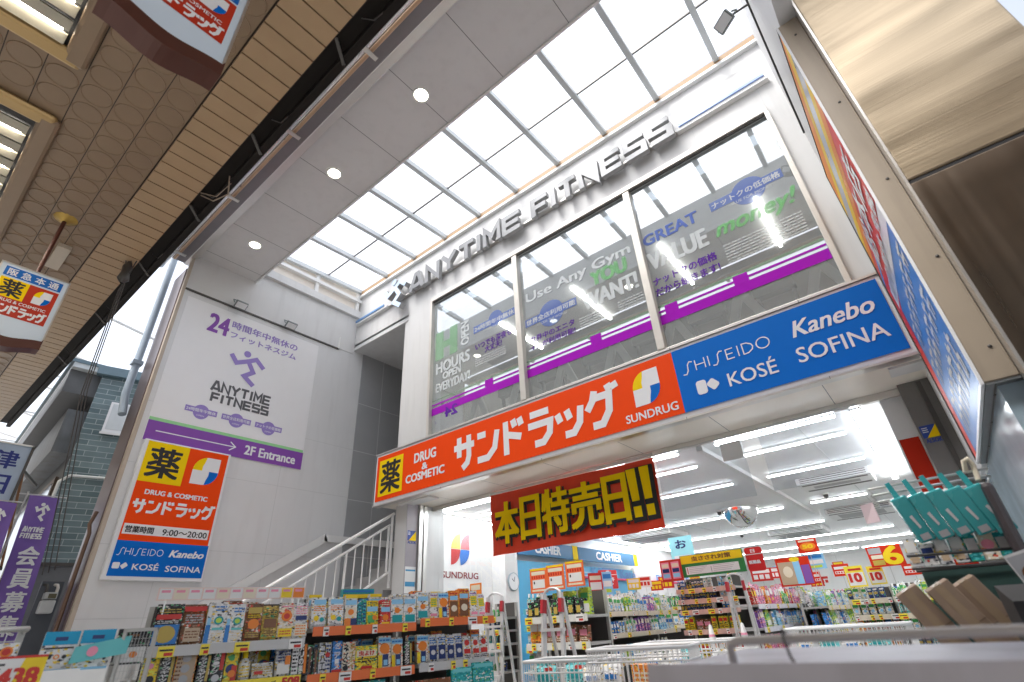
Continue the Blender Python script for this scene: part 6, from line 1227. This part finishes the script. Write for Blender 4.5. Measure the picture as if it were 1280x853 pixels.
# small cards hung along the aisles
for where, spots in (('along the long pink shelf', [(-2.16, 8.3 + .62 * k, .40 + .05 * (k % 3)) for k in range(8)]), ('along the cashier-side shelf', [(-3.86, 7.7 + .4 * k, .42 + .04 * (k % 2)) for k in range(4)]), ('under the far ceiling lights', [(-4.9 + .75 * k, 13.0 + .4 * (k % 3), .75 + .06 * (k % 2)) for k in range(6)])):
    for k, (x, y, z) in enumerate(spots):
        c1, c2 = rnd.choice((('red', 'white'), ('yellow', 'red'), ('white', 'red'), ('sky', 'white'), ('yellow', 'white'), ('red', 'yellow')))
        t = thing('aisle_card', f'{c1.replace("sky", "pale blue")} card with {c2} print, {ORD[k]} from the entrance {where}', 'price card', (x, y, z), R_(rnd.uniform(5, 35)), 'small price cards along the aisles')
        w_ = rnd.uniform(.09, .14); h_ = rnd.uniform(.12, .2)
        MB().box(-w_, w_, 0, .006, 0, h_, pk(c1)).build('card', t); m = MB().rect(fr0, -w_ * .8, w_ * .8, h_ * .62, h_ * .9, .0015, pk(c2))
        for q in range(3): m.rect(fr0, -w_ * .8 + q * w_ * .55, -w_ * .4 + q * w_ * .55, h_ * .16, h_ * .5, .0015, pk(c2))
        m.build('print', t); MB().box(-.003, .003, .006, .01, -.35 if z < .6 else h_, .05 if z < .6 else 1.97 - z, WIRE).build('stake', t)
# deep background shelves
for k, (x, y, L_) in enumerate(((-5.4, 14.5, 2.0), (-3.3, 15.5, 2.2), (-5.2, 10.2, 1.2))):
    Mx = gondola(('far shelf of goods before the cosmetics wall', 'far shelf of goods under the mirror dome', 'shelf of goods in front of the checkout counter')[k], x, y, 0, L_, (-.4, -.1, .2), .4)
    for q, zz in enumerate((-.1, .2)): fill(Mx, .05, L_ - .05, .03, z_(zz), 'mix', f"on the {ORD[q]} board {('before the cosmetics wall', 'far under the mirror', 'by the checkout counter')[k]}", 110 + k * 3 + q, 1.3)

# ================================================================ WIRE CARTS, BIN, RIGHT-HAND RACK
WHW = P('white_wire', (.80, .80, .80), .35, var=0)
def wire_cart(x, y, ztop, w_, d_, h_, rz, label, base_z=None):
    t = thing('wire_basket_cart', label, 'wire cart', (x, y, GZ), rz, 'white wire carts before the entrance'); zt = ztop - GZ; zb = zt - h_
    MB().tube([(0, 0, zt), (w_, 0, zt), (w_, d_, zt), (0, d_, zt), (0, 0, zt)], .011, WHW, 8).tube([(0, 0, zb), (w_, 0, zb), (w_, d_, zb), (0, d_, zb), (0, 0, zb)], .008, WHW, 8).tube([(0, 0, zt - .07), (w_, 0, zt - .07), (w_, d_, zt - .07), (0, d_, zt - .07), (0, 0, zt - .07)], .006, WHW, 6).build('rim', t)
    m = MB(); q = 0
    while q < w_: 
        for yy in (0, d_): m.box(q, q + .005, yy - .0025, yy + .0025, zb, zt, WHW)
        m.box(q, q + .005, 0, d_, zb - .0025, zb + .0025, WHW); q += .033
    q = 0
    while q < d_:
        for xx in (0, w_): m.box(xx - .0025, xx + .0025, q, q + .005, zb, zt, WHW)
        q += .033
    m.build('wire_mesh', t)
    for a in (0, w_):
        for b in (0, d_): MB().tube([(a, b, 0), (a, b, zb)], .012, WHW, 8).build('leg', t)
    return Matrix.Translation((x, y, GZ)) @ Matrix.Rotation(rz, 4, 'Z'), zb
design('teal_wrap', 'pouch', .16, .15, .08, 'aqua', [('r', .15, .7, .3, .7, 'teal'), ('r', .5, .95, .7, .85, 'red')], 'aqua pouch with a red corner'); design('clear_wrap', 'pouch', .14, .14, .07, 'white', [('r', .2, .8, .3, .5, 'blue')], 'white pouch with a blue panel'); design('orange_wrap', 'carton', .18, .17, .06, 'orange', [('b', .1, .9, .2, .8, 4, 'cream')], 'orange pack')
carts = [((-2.72, 3.45, -.215, .62, .42, .26, R_(10)), 'white wire cart of aqua packs nearest the outdoor racks', ['teal_wrap', 'teal_wrap', 'clear_wrap']), ((-2.1, 3.35, -.15, .66, .42, .30, R_(12)), 'white wire cart with an orange pack beside the lilac bin', ['clear_wrap', 'orange_wrap', 'clear_wrap']), ((-2.35, 4.5, -.17, .9, .5, .28, R_(6)), 'long white wire cart behind the other two carts', ['clear_wrap', 'clear_wrap', 'teal_wrap', 'clear_wrap', 'clear_wrap']), ((-1.35, 5.4, -.13, .9, .5, .28, 0), 'white wire cart at the entrance behind the lilac bin', ['clear_wrap', 'teal_wrap', 'clear_wrap', 'teal_wrap'])]
for i, (a, lb, ks) in enumerate(carts):
    Mx, zb = wire_cart(*a, lb); xx = .04
    for j, k in enumerate(ks): place(k, Mx, xx + DES[k][1] / 2, .1 + .12 * (j % 2), zb + .03 + .06 * (k != 'orange_wrap'), f'{DES[k][6]}, {ORD[j]} in the {("cart nearest the racks", "cart beside the lilac bin", "long cart at the back", "cart at the entrance")[i]}', 'packs lying in the white wire carts', rnd.uniform(-.5, .5), rnd.uniform(-.3, .1)); xx += DES[k][1] + .03
for k, (x, y, lb) in enumerate(((-1.75, 4.75, 'small white cone marker with pink stripe nearer the cart'), (-1.52, 4.85, 'small white cone marker with pink stripe by the lilac bin'))):
    t = thing('price_cone', lb, 'price marker', (x, y, -.17), group='small cone markers'); MB().lathe((0, 0, 0), [(.03, 0), (.012, .11), (.0, .12)], pk('white'), 12).build('cone', t); MB().lathe((0, 0, 0), [(.026, .03), (.0205, .055)], pk('pink'), 12).build('stripe', t)
LIL = P('lilac_plastic', (.56, .535, .58), .42, var=.08, scale=7, grime=.3)
bn = thing('lilac_bin', 'pale lilac display bin with a grey rail along the bottom of the photo', 'bin', (.05, 1.3, GZ))
MB().box(-.63, .9, -.16, .5, .1, 1.063, LIL).build('body', bn, bevel=.015)
MB().box(-.60, .88, -.165, -.158, 1.03, 1.036, STEELD).box(-.615, .9, -.172, -.16, 1.04, 1.072, LIL).build('lid_groove', bn)
MB().box(-.62, .88, -.15, .48, 0, .1, STEELD).build('plinth', bn)
MB().box(-.56, -.555, -.1625, -.16, .2, 1.02, JOINT).box(.2, .204, -.1625, -.16, .2, 1.02, JOINT).build('panel_seam', bn)
MB().tube([(-.46, -.1, 1.06), (-.46, -.1, 1.098), (-.44, -.1, 1.106), (.9, -.1, 1.108)], .0085, P('rail_grey', (.55, .52, .5), .4, metal=.4), 10).build('rail', bn)
t = thing('wire_hook', 'small bent wire hook with a yellow tip clipped on the grey rail', 'hook', (-.30, 1.2, -.04)); MB().tube([(0, .01, -.015), (0, -.005, .012), (0, -.02, 0), (.01, -.045, -.03), (.02, -.05, -.05)], .0028, STEELD, 6).build('wire', t); MB().lathe((.021, -.05, -.054), [(.005, 0), (.006, .006), (0, .012)], pk('yellow'), 8).build('tip', t)
# hanging rack of teal packs at the right
hr = thing('hook_rack', 'dark wire hook rack of hanging teal packs before the pale blue wall', 'rack', (.0, 3.5, GZ)); o = (.0, 3.5, GZ)
for z0, y in ((.585, 3.45), (.56, 3.52), (.535, 3.6)): part(MB().tube([(-.27, y, z0 - .02), (.25, y, z0 - .015), (.25, y + .25, z0 - .01), (-.27, y + .25, z0 - .015), (-.27, y, z0 - .02)], .006, WIRE, 6), 'top_wire', hr, o)
part(MB().box(.185, .235, 3.36, 3.62, GZ, .50, P('rack_dark_plum', (.06, .05, .055), .4)), 'side_panel', hr, o, bevel=.03)
part(MB().box(-.20, .2, 3.72, 3.74, GZ, .16, P('panel_dark_green', (.04, .09, .08), .5)), 'back_panel', hr, o)
for z0 in (.215, .155): part(MB().tube([(-.22, 3.42, z0), (.20, 3.40, z0 - .015), (.20, 3.7, z0), (-.22, 3.7, z0)], .007, P('dark_wire', (.08, .08, .08), .4, metal=.5), 6), 'basket_wire', hr, o)
part(MB().tube([(.165, 3.46, .57), (.175, 3.44, .62), (.195, 3.44, .63), (.205, 3.46, .60), (.195, 3.44, .52)], .012, P('cream_tape', (.72, .64, .5), .5), 8), 'tape_loop', hr, o)
hr.location.x += .05
TEAL = P('teal_film', (.04, .36, .38), .25, var=.06, coat=.4); 
for k in range(5):
    x = -.115 + k * .078; zt = .535 - .004 * abs(k - 2)
    t = thing('hanging_pack', f'teal hanging pack on the wire hook rack, {ORD[k]} from the shop interior', 'pack', (x, 3.42, zt), R_(8 - 4 * k), 'teal packs hanging on the hook rack', (R_(10), R_(-14), R_(6 - 3 * k)))
    MB().box(-.038, .038, -.035, .035, -.26, -.03, TEAL).build('body', t, bevel=.008); MB().add([(-.012, 0, .05), (.012, 0, .05), (.014, -.010, -.03), (-.014, -.010, -.03), (-.012, .006, .05), (.012, .006, .05), (.014, .010, -.03), (-.014, .010, -.03)], [(0, 3, 2, 1), (4, 5, 6, 7), (0, 4, 7, 3), (1, 2, 6, 5), (0, 1, 5, 4)], TEAL).build('hang_tab', t)
    fr_ = frame((0, -.0365, 0), (1, 0, 0), (0, 0, 1)); MB().flat([(-.01, -.13), (.004, -.125), (.01, -.19), (.0, -.195)], fr_, .002, pk('silver')).rect(fr_, -.02, .02, -.25, -.22, .002, pk('grey')).build('print', t)
design('blister_w', 'carton', .055, .13, .03, 'silver', [('r', .1, .9, .5, .9, 'white'), ('r', .2, .8, .1, .4, 'tan')], 'silver blister pack'); design('blister_p', 'carton', .06, .13, .04, 'cream', [('c', .5, .5, .4, 'pink'), ('r', 0, 1, .85, 1, 'silver')], 'cream blister pack'); design('blister_g', 'carton', .05, .12, .03, 'teal', [('r', .1, .9, .3, .8, 'silver')], 'dark teal blister pack'); design('blister_b', 'carton', .06, .1, .03, 'white', [('r', .1, .9, .3, .8, 'navy'), ('c', .3, .2, .1, 'red')], 'white blister pack with a navy panel')
row(Matrix.Translation((-.17, 3.45, .165)), ['blister_w', 'blister_b', 'blister_w', 'blister_w', 'blister_g', 'blister_p', 'blister_g'], 0, 0, 0, "in the teal packs' wire basket", 'blister packs in the wire basket', .004, -.1, .15); row(Matrix.Translation((-.16, 3.55, .19)), ['blister_g', 'blister_w', 'blister_g', 'blister_b', 'blister_w', 'blister_p'], 0, 0, 0, "at the teal packs' basket back", 'blister packs in the wire basket', .01, -.1, .15)
CARD = P('cardboard', (.36, .26, .185), .7, var=.06, scale=8)
for k, (x, y, z, lb) in enumerate(((-.115, 3.12, -.14, 'plain brown cardboard box leaning by the blue cartons, nearest the shop interior'), (.005, 3.10, -.13, 'plain brown cardboard box leaning between two others behind the bin'), (.10, 3.2, -.12, 'plain brown cardboard box half hidden by the dark tray'))):
    t = thing('cardboard_box', lb, 'cardboard box', (x, y, z), rot=(R_(6), R_(-26), R_(4)), group='leaning cardboard boxes'); MB().box(-.05, .05, 0, .10, -.14, .22, CARD).build('carton', t, bevel=.003); MB().box(-.05, .05, -.001, .0005, .05, .054, P('cardboard_seam', (.22, .15, .10), .7)).build('flap_seam', t); MB().box(-.018, .018, -.0012, 0, -.139, .2205, P('packing_tape', (.42, .31, .20), .25)).box(-.018, .018, 0, .1002, .2195, .2206, P('packing_tape', (.42, .31, .20), .25)).build('packing_tape', t)
t = thing('dark_tray', 'dark grey folded tray display beside the cardboard boxes', 'tray', (.17, 3.1, -.14)); GT = P('tray_grey', (.17, .165, .165), .5, var=.06)
MB().box(-.07, .13, 0, .012, -.3, .19, GT).add([(-.07, 0, .19), (.13, 0, .19), (.10, -.10, .13), (-.04, -.10, .13)], [(0, 1, 2, 3), (3, 2, 1, 0)], GT).add([(-.07, 0, .19), (-.04, -.10, .13), (-.04, -.1, -.3), (-.07, 0, -.3)], [(0, 1, 2, 3), (3, 2, 1, 0)], GT).build('tray_body', t); MB().box(0.0, .03, -.02, -.01, -.2, .06, pk('cream')).build('card_insert', t)
t = thing('leaflet', 'tilted colour leaflet at the right edge of the photo beside the dark tray', 'leaflet', (.275, 3.0, -.09), rot=(R_(4), R_(-14), R_(6))); MB().box(-.05, .08, 0, .004, -.12, .26, pk('white')).build('sheet', t)
m = MB().rect(fr0, -.045, .075, .14, .25, .001, pk('grey')).flat(arc(.0, .18, .035, .03, 0, 345, 12), fr0, .002, pk('brown')).rect(fr0, -.045, .075, -.02, .08, .001, pk('tan')); 
for k in range(4): m.rect(fr0, -.04, -.02, -.01 + k * .022, .006 + k * .022, .002, pk('red'))
m.build('print', t)
t = thing('pink_bag', 'pale pink plastic bag hanging at the shop end of the hook rack', 'bag', (-.27, 3.6, .41)); MB().add([(-.03, 0, 0), (.04, -.02, 0), (.035, 0, .11), (-.03, 0, .10), (-.03, .04, .01), (.04, .05, .01)], [(0, 1, 2, 3), (5, 4, 3, 2), (0, 3, 4), (1, 5, 2), (0, 4, 5, 1)], P('pale_pink_film', (.75, .60, .64), .3)).build('film', t)
